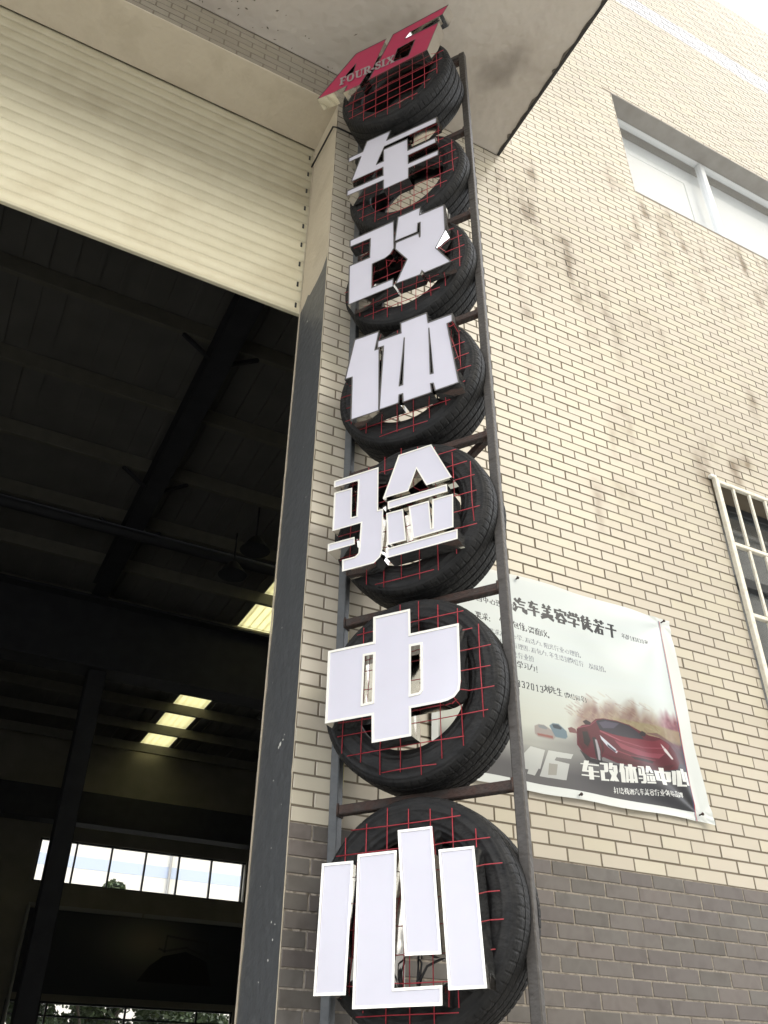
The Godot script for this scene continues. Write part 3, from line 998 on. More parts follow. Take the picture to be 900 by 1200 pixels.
func poster_picture() -> ImageTexture:
	var W := 1764
	var H := 1246
	rng.seed = 77
	# soft background, painted small and enlarged
	var s := 12
	var im := Image.create_empty(W / s, H / s + 1, false, Image.FORMAT_RGB8)
	var nz := FastNoiseLite.new()
	nz.frequency = 0.09
	nz.fractal_octaves = 3
	for y in im.get_height():
		for x in im.get_width():
			var X := 500.0 + x * s / 1.4
			var Y := 3470.0 - y * s / 1.4
			var c := Color(.90, .925, .925).lerp(Color(.87, .90, .895), clampf((3400 - Y) / 400, 0, 1))
			c = c.lerp(Color(.84, .85, .81), clampf((3080 - Y) / 200, 0, 1))
			var crest := 2915.0 + 75.0 * sin((X - 1120) / 580.0 * PI) + 50.0 * nz.get_noise_2d(x * 0.8, 3)
			if X > 1100 and X < 1600 and Y < crest + 40:
				var k := clampf((crest + 30 - Y) / 60, 0, 1) * clampf((X - 1100) / 90, 0, 1)
				c = c.lerp(Color(.50, .36, .34).lerp(Color(.66, .58, .50), 0.5 + 0.9 * nz.get_noise_2d(x * 2.0 + y * 1.2, y * 0.6)), k * 0.85)
			var top := 2985.0 + 45.0 * nz.get_noise_2d(x * 1.1, 8) + 30.0 * sin((X - 1560) / 140.0 * PI)
			if X > 1565 and Y < top + 30:
				c = c.lerp(Color(.46, .22, .27).lerp(Color(.60, .36, .40), 0.5 + nz.get_noise_2d(x * 3, y * 3)), clampf((X - 1565) / 60, 0, 1) * 0.9 * clampf((top + 30 - Y) / 50, 0, 1))
			if X > 1300 and Y < 2945 and Y > 2880:
				c = c.lerp(Color(.62, .58, .42), 0.7 * clampf((X - 1300) / 100, 0, 1))
			var road := 2830.0 + 0.09 * (X - 900)
			if Y < road:
				var k := clampf((road - Y) / 60, 0, 1)
				var dark := clampf((X - 950) / 620, 0, 1)
				c = c.lerp(Color(.72, .72, .69).lerp(Color(.27, .26, .29), dark), k)
				c = c.lerp(Color(.36, .35, .36).lerp(Color(.17, .17, .19), dark), clampf((2760 - Y) / 90, 0, 1))
			im.set_pixel(x, y, c)
	im.resize(W, H, Image.INTERPOLATE_CUBIC)
	sheet_img = im
	# streaks of the hurrying trees
	for k in 110:
		var X := rng.randf_range(1130, 1580)
		var Y := rng.randf_range(2900, 2960 + 70 * sin((X - 1120) / 580.0 * PI))
		var c := Color(.50, .33, .29, .22) if rng.randf() < .6 else Color(.80, .72, .60, .22)
		line_px(im, mm(X, Y), mm(X - rng.randf_range(15, 34), Y + rng.randf_range(4, 16)), rng.randf_range(4, 9), c)
	im.shrink_x2()
	im.resize(W, H, Image.INTERPOLATE_CUBIC)
	# far cars
	fill_poly(im, shape_mm([945, 2828, 965, 2838, 990, 2840, 1012, 2832, 1034, 2822, 1040, 2800, 1030, 2789, 960, 2789, 944, 2798]), Color(.66, .62, .60))
	fill_poly(im, shape_mm([962, 2834, 990, 2838, 1008, 2831, 1000, 2824, 966, 2825]), Color(.55, .57, .58))
	fill_poly(im, shape_mm([955, 2802, 1028, 2804, 1030, 2794, 958, 2794]), Color(.62, .40, .37))
	fill_poly(im, shape_mm([1016, 2842, 1034, 2855, 1062, 2857, 1080, 2845, 1096, 2834, 1098, 2812, 1088, 2803, 1040, 2803]), Color(.45, .53, .58))
	fill_poly(im, shape_mm([1030, 2850, 1058, 2853, 1076, 2843, 1070, 2836, 1036, 2837]), Color(.22, .27, .31))
	fill_poly(im, shape_mm([1104, 2848, 1122, 2855, 1140, 2850, 1146, 2834, 1110, 2832]), Color(.50, .33, .33))
	# the red car in front
	var dark_red := Color(.30, .07, .11)
	fill_poly(im, shape_mm([1140, 2790, 1146, 2852, 1175, 2872, 1215, 2884, 1250, 2912, 1290, 2922, 1360, 2926, 1425, 2920, 1470, 2906, 1520, 2892, 1570, 2890, 1620, 2872, 1652, 2838, 1660, 2800, 1640, 2772, 1560, 2757, 1440, 2748, 1330, 2750, 1262, 2762, 1225, 2748, 1190, 2752, 1160, 2768]), Color(.36, .07, .14))
	fill_poly(im, shape_mm([1252, 2862, 1300, 2870, 1420, 2868, 1540, 2872, 1580, 2884, 1620, 2868, 1600, 2830, 1500, 2822, 1400, 2830, 1330, 2845]), Color(.47, .12, .19))
	fill_poly(im, shape_mm([1330, 2842, 1400, 2828, 1500, 2821, 1590, 2828, 1560, 2806, 1440, 2800, 1360, 2812]), Color(.55, .22, .29))
	fill_poly(im, shape_mm([1248, 2904, 1290, 2919, 1360, 2923, 1422, 2917, 1462, 2899, 1492, 2874, 1420, 2866, 1330, 2864, 1262, 2870]), Color(.16, .14, .19))
	fill_poly(im, shape_mm([1262, 2900, 1300, 2914, 1372, 2917, 1340, 2892, 1280, 2880]), Color(.30, .28, .35))
	fill_poly(im, shape_mm([1150, 2848, 1178, 2866, 1200, 2858, 1210, 2820, 1196, 2786, 1166, 2776, 1150, 2800]), dark_red)
	fill_poly(im, shape_mm([1172, 2846, 1196, 2850, 1206, 2816, 1190, 2790, 1174, 2800]), Color(.10, .07, .09))
	fill_poly(im, shape_mm([1216, 2830, 1234, 2834, 1250, 2790, 1254, 2736, 1240, 2728, 1224, 2760]), Color(.16, .13, .15))
	fill_poly(im, shape_mm([1228, 2826, 1238, 2826, 1248, 2782, 1246, 2742, 1236, 2746]), Color(.66, .64, .66))
	fill_poly(im, shape_mm([1256, 2848, 1300, 2822, 1340, 2798, 1330, 2788, 1290, 2806, 1262, 2830]), Color(.82, .84, .88))
	fill_poly(im, shape_mm([1288, 2818, 1330, 2796, 1324, 2792, 1290, 2808]), Color(.2, .22, .28))
	fill_poly(im, shape_mm([1572, 2868, 1600, 2846, 1628, 2812, 1620, 2808, 1588, 2838]), Color(.88, .86, .86))
	fill_poly(im, shape_mm([1270, 2776, 1400, 2768, 1560, 2776, 1630, 2790, 1600, 2764, 1440, 2752, 1330, 2756]), dark_red)
	fill_poly(im, shape_mm([1400, 2788, 1470, 2792, 1530, 2790, 1520, 2780, 1420, 2778]), Color(.18, .06, .09))
	# light running along the bonnet and sills
	line_px(im, mm(1262, 2866), mm(1360, 2846), 5, Color(.74, .48, .52, .8))
	line_px(im, mm(1360, 2846), mm(1480, 2838), 4, Color(.70, .42, .47, .7))
	line_px(im, mm(1480, 2838), mm(1590, 2850), 4, Color(.66, .36, .42, .7))
	line_px(im, mm(1152, 2858), mm(1216, 2880), 5, Color(.66, .36, .42, .8))
	line_px(im, mm(1216, 2880), mm(1252, 2906), 4, Color(.60, .30, .36, .8))
	line_px(im, mm(1330, 2800), mm(1400, 2790), 6, Color(.58, .22, .29, .8))
	line_px(im, mm(1400, 2790), mm(1540, 2796), 5, Color(.54, .20, .27, .8))
	fill_poly(im, shape_mm([1150, 2772, 1200, 2748, 1330, 2742, 1560, 2748, 1650, 2770, 1660, 2752, 1560, 2730, 1330, 2726, 1180, 2732]), Color(.09, .08, .10, .75))
	fill_poly(im, shape_mm([1250, 2836, 1258, 2800, 1256, 2768, 1270, 2790, 1268, 2826]), Color(.26, .05, .09))
	fill_poly(im, shape_mm([1180, 2888, 1198, 2898, 1220, 2892, 1216, 2880, 1190, 2878]), Color(.15, .09, .12))
	fill_poly(im, shape_mm([1470, 2892, 1486, 2906, 1504, 2900, 1500, 2886, 1480, 2884]), Color(.13, .09, .12))
	fill_poly(im, shape_mm([1500, 2900, 1560, 2908, 1640, 2880, 1690, 2830, 1690, 2800, 1660, 2800, 1640, 2860, 1570, 2892]), Color(.36, .20, .24, .6))
	im.shrink_x2()
	im.shrink_x2()
	im.resize(W, H, Image.INTERPOLATE_CUBIC)
	# the white 46 and the row of characters under the car
	var g := glyphs()
	for st in g.four_six:
		var q := PackedVector2Array()
		for i in range(0, st[0].size(), 2):
			q.append(mm(lerpf(838, 1118, (st[0][i] + 92.0) / 751.0), lerpf(2640, 2748, (st[0][i + 1] - 5914.0) / 330.0)))
		fill_poly(im, q, Color(.93, .94, .92, .68))
	fill_poly(im, shape_mm([1000, 2696, 1040, 2698, 1028, 2656, 990, 2652]), Color(.62, .61, .58))
	write_text("", 0, 0, 1, 1, Color.WHITE)
	var boxes := {"che": [30, 5170, 520, 5628], "gai": [62, 4470, 550, 4925], "ti": [70, 3812, 556, 4243], "yan": [28, 3135, 528, 3572], "zhong": [50, 2514, 518, 2940], "xin": [56, 1828, 548, 2262]}
	var slot := 0
	for key in ["che", "gai", "ti", "yan", "zhong", "xin"]:
		var b: Array = boxes[key]
		for st in g[key]:
			for c in st.size():
				var q := PackedVector2Array()
				for i in range(0, st[c].size(), 2):
					var X: float = 1147 + slot * 92.5 + float(st[c][i] - b[0]) / (b[2] - b[0]) * 90.0
					q.append(mm(X, 2660 + (X - 1147) * 0.09 + float(st[c][i + 1] - b[1]) / (b[3] - b[1]) * 72.0))
				fill_poly(im, q, Color(.95, .95, .93) if c == 0 else Color(.26, .24, .26))
		slot += 1
	var ink := Color(.10, .11, .15)
	var white := Color(.93, .93, .92)
	var at := mm(1296, 2654)
	write_text("打造株洲汽车美容行业领导品牌", at.x, at.y, 36, 34, white, 1.25, -0.09)
	at = mm(902, 3364)
	write_text("汽车美容学徒若干", at.x, at.y, 94, 94, ink, 1.9)
	at = mm(1458, 3332)
	write_text("年龄18到30岁", at.x, at.y, 32, 32, ink, 1.1)
	at = mm(718, 3330)
	write_text("因中心理发展", at.x, at.y, 44, 46, ink, 1.15)
	at = mm(706, 3250)
	write_text("要求: 包吃包住，。", at.x, at.y, 45, 48, ink, 1.15)
	at = mm(922, 3246)
	write_text("1.资面议。", at.x, at.y, 46, 46, ink, 1.15)
	var faint := Color(.46, .48, .52)
	at = mm(738, 3190)
	write_text("因要求有信心学、有活力、阳光行业心理的。", at.x, at.y, 37, 36, faint, 1.0)
	at = mm(730, 3152)
	write_text("若有理力的、有理因、有包力、年生造到微信行以发展的。", at.x, at.y, 36, 36, faint, 1.0)
	at = mm(740, 3112)
	write_text("若发展同行造行业的", at.x, at.y, 36, 36, faint, 1.0)
	at = mm(842, 3076)
	write_text("学习力!", at.x + 62, at.y, 41, 44, ink, 1.15)
	at = mm(846, 2998)
	write_text("0332013", at.x + 12, at.y, 50, 44, ink, 1.3)
	at = mm(1008, 3004)
	write_text("刘先生", at.x, at.y, 43, 46, ink, 1.2)
	at = mm(1104, 2994)
	write_text("(微信同号)", at.x, at.y, 33, 34, ink, 1.1)
	# white hem with the printer's red and blue line
	var hem := Color(.92, .93, .92)
	im.fill_rect(Rect2i(0, 0, W, 22), hem)
	im.fill_rect(Rect2i(0, int(mm(0, 2612).y), W, H), hem)
	im.fill_rect(Rect2i(int(mm(1699, 0).x), 0, W, H), hem)
	im.fill_rect(Rect2i(0, 0, 40, H), hem)
	im.fill_rect(Rect2i(int(mm(1699, 0).x), 22, 5, H), Color(.70, .22, .25))
	im.fill_rect(Rect2i(int(mm(1694, 0).x), 22, 4, H), Color(.20, .22, .42))
	var t := ImageTexture.create_from_image(im)
	return t

func build_poster() -> void:
	var p := thing("vinyl_poster", "white vinyl poster with a red car and Chinese writing, nailed to the wall", "poster", Transform3D(Basis.IDENTITY, Vector3(0.5, 2.58, 0)))
	var pm := mat(lin(.68, .69, .685), 0.4)
	pm.albedo_texture = poster_picture()
	pm.cull_mode = BaseMaterial3D.CULL_DISABLED
	var W := 1.254
	var H := 0.89
	var nz := FastNoiseLite.new()
	nz.frequency = 1.6
	nz.seed = 4
	nz.fractal_octaves = 2
	var at := func(u: float, v: float) -> Vector3:
		var x := u * W
		var y := v * H
		var z := 0.014 + 0.006 * nz.get_noise_2d(x * 1.3, y * 1.5)
		z += 0.010 * pow(sin(PI * v), 2) * (0.6 + 0.4 * sin(x * 5.0))
		# folds pulled out of the nailed corners
		for c in [[1.215, 0.02, 2.45, 9.0], [1.205, 0.86, 3.9, 7.0]]:
			var dx: float = x - c[0]
			var dy: float = y - c[1]
			var rr := sqrt(dx * dx + dy * dy)
			var ang := atan2(dy, dx)
			z += 0.016 * rr * exp(-rr * 3.4) * 3.0 * sin(ang * c[3] + c[2])
		var sag := 0.012 * sin(PI * u) * (1.0 - v) + 0.006 * sin(u * 21.0) * pow(1.0 - v, 6)
		var hem := 0.004 * sin(u * 16.0 + 1.0) * pow(v, 8)
		var flap := pow(maxf(0.0, (u - 0.955) / 0.045), 2) * pow(maxf(0.0, 1.0 - v * 3.0), 2)
		var edge := 0.004 * sin(v * 13.0) * pow(u, 30)
		z += 0.02 * flap
		return Vector3(x + edge + 0.016 * flap, y - sag * 0.4 + hem - 0.012 * flap, maxf(z, 0.004))
	var nx := 110
	var ny := 78
	var verts := PackedVector3Array()
	var uvs := PackedVector2Array()
	var nrm := PackedVector3Array()
	var idx := PackedInt32Array()
	for j in ny + 1:
		for i in nx + 1:
			var u := float(i) / nx
			var v := float(j) / ny
			verts.append(at.call(u, v))
			uvs.append(Vector2(u, 1.0 - v))
			var du: Vector3 = at.call(u + 0.004, v) - at.call(u - 0.004, v)
			var dv: Vector3 = at.call(u, v + 0.004) - at.call(u, v - 0.004)
			nrm.append(du.cross(dv).normalized())
	for j in ny:
		for i in nx:
			var a := j * (nx + 1) + i
			idx.append_array([a, a + nx + 1, a + 1, a + 1, a + nx + 1, a + nx + 2])
	var arr := []
	arr.resize(Mesh.ARRAY_MAX)
	arr[Mesh.ARRAY_VERTEX] = verts
	arr[Mesh.ARRAY_NORMAL] = nrm
	arr[Mesh.ARRAY_TEX_UV] = uvs
	arr[Mesh.ARRAY_INDEX] = idx
	var m := ArrayMesh.new()
	m.add_surface_from_arrays(Mesh.PRIMITIVE_TRIANGLES, arr)
	part("printed_sheet", m, pm, p)
	for n in [[1.212, 0.022], [1.205, 0.868], [0.42, 0.872], [0.62, 0.012], [0.03, 0.86], [0.03, 0.03]]:
		var st := begin(false)
		tube(st, [Vector3(n[0], n[1], 0.001), Vector3(n[0], n[1], 0.03)], 0.003, 6)
		tube(st, [Vector3(n[0], n[1], 0.029), Vector3(n[0], n[1], 0.032)], 0.0065, 8)
		part("nail", done(st), M.rust, p)

# ------------------------------------------------------------------ windows of the front wall
func build_windows() -> void:
	var w := thing("upper_window", "wide white framed window set back high in the beige wall, top right", "window", Transform3D(Basis.IDENTITY, Vector3(2.262, 6.973, 0)))
	var W := 3.358
	var H := 1.258
	var d := -0.14
	var r := begin()
	part("recess_head", box_mesh(Vector3(0.001, H - 0.012, d - 0.06), Vector3(W, H - 0.0005, -0.001), 0.002), M.recess, w)
	part("recess_side", box_mesh(Vector3(W - 0.012, 0.013, d - 0.06), Vector3(W - 0.001, H - 0.0125, -0.001), 0.002), M.recess, w)
	part("sill", box_mesh(Vector3(0.001, 0.0005, d - 0.06), Vector3(W, 0.012, -0.003), 0.002), M.recess, w)
	var fr := begin()
	box(fr, Vector3(0.0, H - 0.024, d - 0.05), Vector3(W - .013, H - 0.0125, d), 0.004)
	box(fr, Vector3(0.0, 0.0125, d - 0.05), Vector3(W - .013, 0.06, d), 0.004)
	box(fr, Vector3(0.0, 0.0605, d - 0.049), Vector3(0.045, H - 0.0245, d - .001), 0.004)
	var frame := part("frame", done(fr), M.window_frame, w)
	for k in 4:
		var x0: float = [0.0, 1.06, 2.62, 3.34][k]
		var xe: float = [1.06, 2.62, 3.34, 3.34][k]
		if k > 0 and k < 3:
			part("mullion", box_mesh(Vector3(x0 - 0.024, 0.0605, d - 0.05), Vector3(x0 + 0.024, H - 0.0245, d + 0.006), 0.004), M.window_frame, w)
		if k < 3:
			part("pane", box_mesh(Vector3(x0 + 0.03, 0.06, d - 0.027), Vector3(xe - 0.027, H - 0.022, d - 0.021)), M.glass, w)
	part("pane_backing", box_mesh(Vector3(0.03, 0.04, d - 0.12), Vector3(0.34, H - 0.02, d - 0.112)), M.pane_backing, w)  # white sheets added behind the glass to brighten the panes
	part("pane_backing", box_mesh(Vector3(0.34, 0.04, d - 0.125), Vector3(0.93, H - 0.22, d - 0.117)), M.bright_patch, w)  # paler sheet paints a brighter patch of light in the glass
	part("pane_backing", box_mesh(Vector3(0.935, 0.04, d - 0.12), Vector3(W - 0.03, H - 0.02, d - 0.112)), M.pane_backing, w)
	part("pane_backing", box_mesh(Vector3(0.34, H - 0.225, d - 0.12), Vector3(0.935, H - 0.02, d - 0.112)), M.pane_backing, w)
	# lower window
	var v := thing("lower_window", "dark window with grey curtains behind the cream bars at the right edge", "window", Transform3D(Basis.IDENTITY, Vector3(2.28, 2.84, 0)))
	W = 1.70
	H = 1.622
	d = -0.13
	var f2 := begin()
	box(f2, Vector3(0, H - 0.05, d - 0.05), Vector3(W, H - 0.001, d), 0.004)
	box(f2, Vector3(0, 0.001, d - 0.05), Vector3(W, 0.05, d), 0.004)
	box(f2, Vector3(0.001, 0.0505, d - 0.05), Vector3(0.05, H - 0.0505, d - .001), 0.004)
	box(f2, Vector3(W - 0.05, 0.0505, d - 0.05), Vector3(W - 0.001, H - 0.0505, d - .001), 0.004)
	part("frame", done(f2), M.dark_frame, v)
	part("cross_rail", box_mesh(Vector3(0.0505, 1.08, d - 0.045), Vector3(W - 0.0505, 1.14, d + .004), 0.004), M.dark_frame, v)
	part("mullion", box_mesh(Vector3(0.82, 0.0505, d - 0.044), Vector3(0.87, 1.0795, d + .002), 0.004), M.dark_frame, v)
	part("mullion", box_mesh(Vector3(0.82, 1.1405, d - 0.044), Vector3(0.87, H - 0.0505, d + .002), 0.004), M.dark_frame, v)
	for p in [[0.05, 0.82, 0.05, 1.08], [0.87, W - 0.05, 0.05, 1.08], [0.05, 0.82, 1.14, H - 0.05], [0.87, W - 0.05, 1.14, H - 0.05]]:
		part("pane", box_mesh(Vector3(p[0], p[2], d - 0.028), Vector3(p[1], p[3], d - 0.022)), M.glass, v)
	var cs := begin(false)
	var prev := Vector3.ZERO
	for i in 121:
		var x := W * i / 120.0
		var z := d - 0.16 + 0.035 * sin(x * 52.0) + 0.012 * sin(x * 23.0)
		if i > 0:
			face(cs, [Vector3(prev.x, 0.02, prev.z), Vector3(x, 0.02, z), Vector3(x, 1.46, z), Vector3(prev.x, 1.46, prev.z)], Vector3(0, 0, 1))
		prev = Vector3(x, 0, z)
	part("curtain", done(cs), M.curtain, v)
	part("room_back", box_mesh(Vector3(-0.2, -0.1, -0.8), Vector3(W + 0.2, H + 0.3, -0.78)), M.hall_steel, v)
	var g := thing("window_guard", "cream painted iron bars over the window at the right edge", "window bars", Transform3D(Basis.IDENTITY, Vector3(2.275, 2.85, 0)))
	var top := 1.605
	part("side_bar", box_mesh(Vector3(0.006, 0, 0.008), Vector3(0.034, top, 0.034), 0.003), M.guard, g)
	part("side_bar", box_mesh(Vector3(1.676, 0, 0.006), Vector3(1.71, top, 0.036), 0.003), M.guard, g)
	for y in [0.0, 0.375, 0.77, 1.18, top - 0.03]:
		part("rail", box_mesh(Vector3(0.0345, y, 0.008), Vector3(1.6755, y + 0.022, 0.032), 0.003), M.guard, g)
	var k := 0
	var x := 0.139
	while x < 1.66:
		for seg in [[0.0265, 0.3745], [0.4015, 0.7695], [0.7965, 1.1795], [1.2065, top - 0.0305]]:
			part("bar", box_mesh(Vector3(x - 0.008, seg[0], 0.013), Vector3(x + 0.008, seg[1], 0.029), 0.003), M.guard, g)
		x += 0.1175
	part("fixing_lug", box_mesh(Vector3(-0.012, top + 0.001, 0.002), Vector3(0.03, top + 0.022, 0.03), 0.005), M.trim, g)

# ------------------------------------------------------------------ inside the hall
func build_hall() -> void:
	var hall := thing("workshop_hall", "dark workshop hall seen through the opening below the shutter", "workshop")
	var x0 := -9.0
	var x1 := 9.5
	# back wall round the strip window and the low window
	var bw := begin()
	var wx := [x0, 1.40, 6.03, x1]
	var holes := [[1.40, 6.03, 5.66, 6.53], [1.40, 6.03, 2.3, 3.5]]
	var yy := [-0.1, 2.3, 3.5, 5.66, 6.53, ROOF + 0.3]
	for i in 3:
		for j in 5:
			var cx: float = (wx[i] + wx[i + 1]) / 2
			var cy: float = (yy[j] + yy[j + 1]) / 2
			var hole := false
			for h in holes:
				if cx > h[0] and cx < h[1] and cy > h[2] and cy < h[3]:
					hole = true
			if not hole:
				box(bw, Vector3(wx[i], yy[j], BACK - 0.25), Vector3(wx[i + 1], yy[j + 1], BACK))
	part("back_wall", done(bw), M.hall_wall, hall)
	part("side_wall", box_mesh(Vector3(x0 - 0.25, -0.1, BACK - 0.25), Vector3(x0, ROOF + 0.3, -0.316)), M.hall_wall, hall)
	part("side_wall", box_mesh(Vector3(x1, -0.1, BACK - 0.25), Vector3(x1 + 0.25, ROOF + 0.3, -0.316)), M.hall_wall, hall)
	# roof deck: ribbed sheets on both sides of the skylight strip
	var sl := [3.03, 3.70]
	for s in [[x0, sl[0]], [sl[1], x1]]:
		var rd := begin()
		box(rd, Vector3(s[0], ROOF + 0.02, BACK - 0.25), Vector3(s[1], ROOF + 0.12, -0.316))
		var x: float = s[0] + 0.1
		while x < s[1] - 0.1:
			box(rd, Vector3(x, ROOF - 0.012, BACK), Vector3(x + 0.05, ROOF + 0.0195, -0.32))
			x += 0.25
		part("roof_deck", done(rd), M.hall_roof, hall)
	var zs := []
	for k in range(0, 14):
		zs.append(-17.42 + 1.31 * k)
	for k in zs.size():
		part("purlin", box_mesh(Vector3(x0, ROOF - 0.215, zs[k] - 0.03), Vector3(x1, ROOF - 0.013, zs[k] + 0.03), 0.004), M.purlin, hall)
	for k in range(-1, zs.size()):
		var a: float = BACK if k < 0 else zs[k] + 0.031
		var b: float = zs[k + 1] - 0.031 if k + 1 < zs.size() else -0.32
		var sp := begin()
		box(sp, Vector3(3.025, ROOF + 0.03, a - 0.04), Vector3(3.705, ROOF + 0.033, b + 0.04))
		for c in 5:
			var xa := 3.09 + c * 0.133
			box(sp, Vector3(xa, ROOF + 0.0335, a - 0.04), Vector3(xa + 0.012, ROOF + 0.05, b + 0.04))
		part("skylight_panel", done(sp), M.skylight, hall)
	# frame of the hall: rafter, tie, girder, column
	var rf := begin()
	box(rf, Vector3(0.40, 8.16, -10.1), Vector3(0.64, 8.185, -0.4))
	box(rf, Vector3(0.51, 8.186, -10.1), Vector3(0.53, 8.459, -0.4))
	box(rf, Vector3(0.40, 8.46, -10.1), Vector3(0.64, 8.484, -0.4))
	part("rafter", done(rf), M.hall_steel, hall)
	for z in [-4.32, -6.94, -8.25]:
		var br := begin()
		bar(br, Vector3(0.53, 8.2, z), Vector3(0.95, 8.48, z), 0.04, 0.04, Vector3.BACK)
		bar(br, Vector3(0.51, 8.2, z), Vector3(0.1, 8.48, z), 0.04, 0.04, Vector3.BACK)
		part("angle_brace", done(br), M.hall_steel, hall)
	part("tie_pipe", tube_mesh([Vector3(x0, 8.1, -7.86), Vector3(x1, 8.1, -7.86)], 0.08, 8), M.hall_steel, hall)
	var gd := begin()
	box(gd, Vector3(x0, 7.0, -10.25), Vector3(x1, 7.04, -9.85))
	box(gd, Vector3(x0, 7.041, -10.07), Vector3(x1, 8.089, -10.03))
	box(gd, Vector3(x0, 8.09, -10.25), Vector3(x1, 8.13, -9.85))
	part("crane_girder", done(gd), M.hall_steel, hall)
	part("column", box_mesh(Vector3(0.60, 0, -10.2), Vector3(0.86, 6.999, -9.95), 0.01), M.hall_steel, hall)
	part("column", box_mesh(Vector3(-6.4, 0, -10.3), Vector3(-6.02, 6.999, -9.95), 0.01), M.hall_steel, hall)
	part("crane_girder", box_mesh(Vector3(x0, 6.74, -17.7), Vector3(x1, 7.40, -17.3), 0.01), M.hall_steel, hall)
	for l in [[1.98, -7.0], [1.93, -7.75]]:
		var lm := thing("pendant_lamp", "dark unlit bell lamp under the hall roof, " + ("nearer the shutter" if l[1] > -7.5 else "farther into the hall"), "lamp", Transform3D(Basis.IDENTITY, Vector3(l[0], 7.8, l[1])), "dark bell lamps under the roof")
		var sh := CylinderMesh.new()
		sh.top_radius = 0.06
		sh.bottom_radius = 0.2
		sh.height = 0.2
		sh.radial_segments = 20
		part("lamp_shade", sh, M.hall_steel, lm).position.y = 0.1
		part("stem", tube_mesh([Vector3(0, 0.2, 0), Vector3(0, 0.69, 0)], 0.012), M.hall_steel, lm)
	# strip window
	var w := thing("strip_window", "bright strip window of six panes high in the back wall of the hall", "window", Transform3D(Basis.IDENTITY, Vector3(1.40, 5.66, BACK)))
	var fr := begin()
	box(fr, Vector3(0, 0, -0.12), Vector3(4.63, 0.03, -0.05))
	box(fr, Vector3(0, 0.84, -0.12), Vector3(4.63, 0.87, -0.05))
	part("frame", done(fr), M.dark_frame, w)
	for k in 7:
		var mx := 0.03 + k * 0.7567
		part("mullion", box_mesh(Vector3(mx - 0.018, 0.0305, -0.12), Vector3(mx + 0.018, 0.8395, -0.05)), M.dark_frame, w)
		if k < 6:
			part("pane", box_mesh(Vector3(mx + 0.018, 0.03, -0.09), Vector3(mx + 0.7387, 0.84, -0.084)), M.glass, w)
	var lw := thing("low_window", "low barred window at the bottom of the hall's back wall with trees outside", "window", Transform3D(Basis.IDENTITY, Vector3(1.40, 2.3, BACK)))
	fr = begin()
	box(fr, Vector3(0, 0, -0.12), Vector3(4.63, 0.04, -0.05))
	box(fr, Vector3(0, 1.16, -0.12), Vector3(4.63, 1.2, -0.05))
	part("frame", done(fr), M.dark_frame, lw)
	for y in [0.94, 0.65]:
		part("rail", box_mesh(Vector3(0, y, -0.13), Vector3(4.63, y + 0.035, -0.09)), M.dark_frame, lw)
	for mx in [0.02, 0.66, 0.80, 2.36, 3.85, 4.61]:
		part("mullion", box_mesh(Vector3(mx - 0.02, 0.0405, -0.088), Vector3(mx + 0.02, 1.1595, -0.05)), M.dark_frame, lw)
	for k in 3:
		part("pane", box_mesh(Vector3(0.02 + k * 1.53, 0.04, -0.10 + 0.0), Vector3(1.54 + k * 1.53, 1.16, -0.094)), M.glass, lw)
	# the framed board between the windows
	var bd := thing("notice_board", "large dark board with a grey frame on the back wall below the strip window", "board", Transform3D(Basis.IDENTITY, Vector3(1.42, 3.62, BACK)))
	part("board", box_mesh(Vector3(0.05, 0.0, 0.002), Vector3(4.58, 1.52, 0.04)), M.board, bd)
	part("frame_bar", box_mesh(Vector3(0.6, 1.521, 0.01), Vector3(2.36, 1.60, 0.07), 0.005), M.conduit, bd)
	part("frame_bar", box_mesh(Vector3(2.40, 1.521, 0.01), Vector3(4.62, 1.60, 0.07), 0.005), M.conduit, bd)
	part("frame_bar", box_mesh(Vector3(4.581, 0.0, 0.01), Vector3(4.62, 1.5205, 0.05), 0.005), M.hall_steel, bd)
	var pp := part("conduit_pipe", tube_mesh([Vector3(1.60, 5.19, BACK + .12), Vector3(1.44, 5.19, BACK + .12), Vector3(1.44, 5.15, BACK + .12), Vector3(1.44, 3.5, BACK + .12), Vector3(1.44, 2.0, BACK + .12)], 0.035, 8), M.conduit, self)
	tag(pp, "grey conduit pipe bending down the back wall left of the dark board", "pipe")

func board_material() -> StandardMaterial3D:
	var im := Image.create_empty(453, 152, false, Image.FORMAT_RGB8)
	for y in 152:
		for x in 453:
			var d := Vector2(x - 250, (y - 45) * 1.6).length()
			var c := lin(.03, .034, .042).lerp(lin(.24, .22, .16), exp(-d * d / 9000.0))
			im.set_pixel(x, y, c)
	var gp := lin(.14, .13, .12)
	# the dim car front printed on it
	for a in [[[292, 30], [382, 38]], [[292, 30], [290, 62]], [[382, 38], [384, 66]], [[290, 60], [336, 50]], [[336, 50], [386, 66]], [[278, 56], [290, 60]], [[384, 66], [398, 64]]]:
		line_px(im, Vector2(a[0][0], a[0][1]), Vector2(a[1][0], a[1][1]), 4, gp * 0.5)
	fill_poly(im, PackedVector2Array([Vector2(288, 70), Vector2(336, 58), Vector2(384, 74), Vector2(400, 120), Vector2(240, 120), Vector2(262, 90)]), lin(.012, .012, .014))
	var m := mat(Color.WHITE, 0.6)
	m.albedo_texture = ImageTexture.create_from_image(im)
	m.uv1_triplanar = true
	m.uv1_scale = Vector3(1 / 4.53, 1 / 1.52, 1)
	m.uv1_offset = Vector3(-0.05 / 4.53, -1.0, 0)
	return m

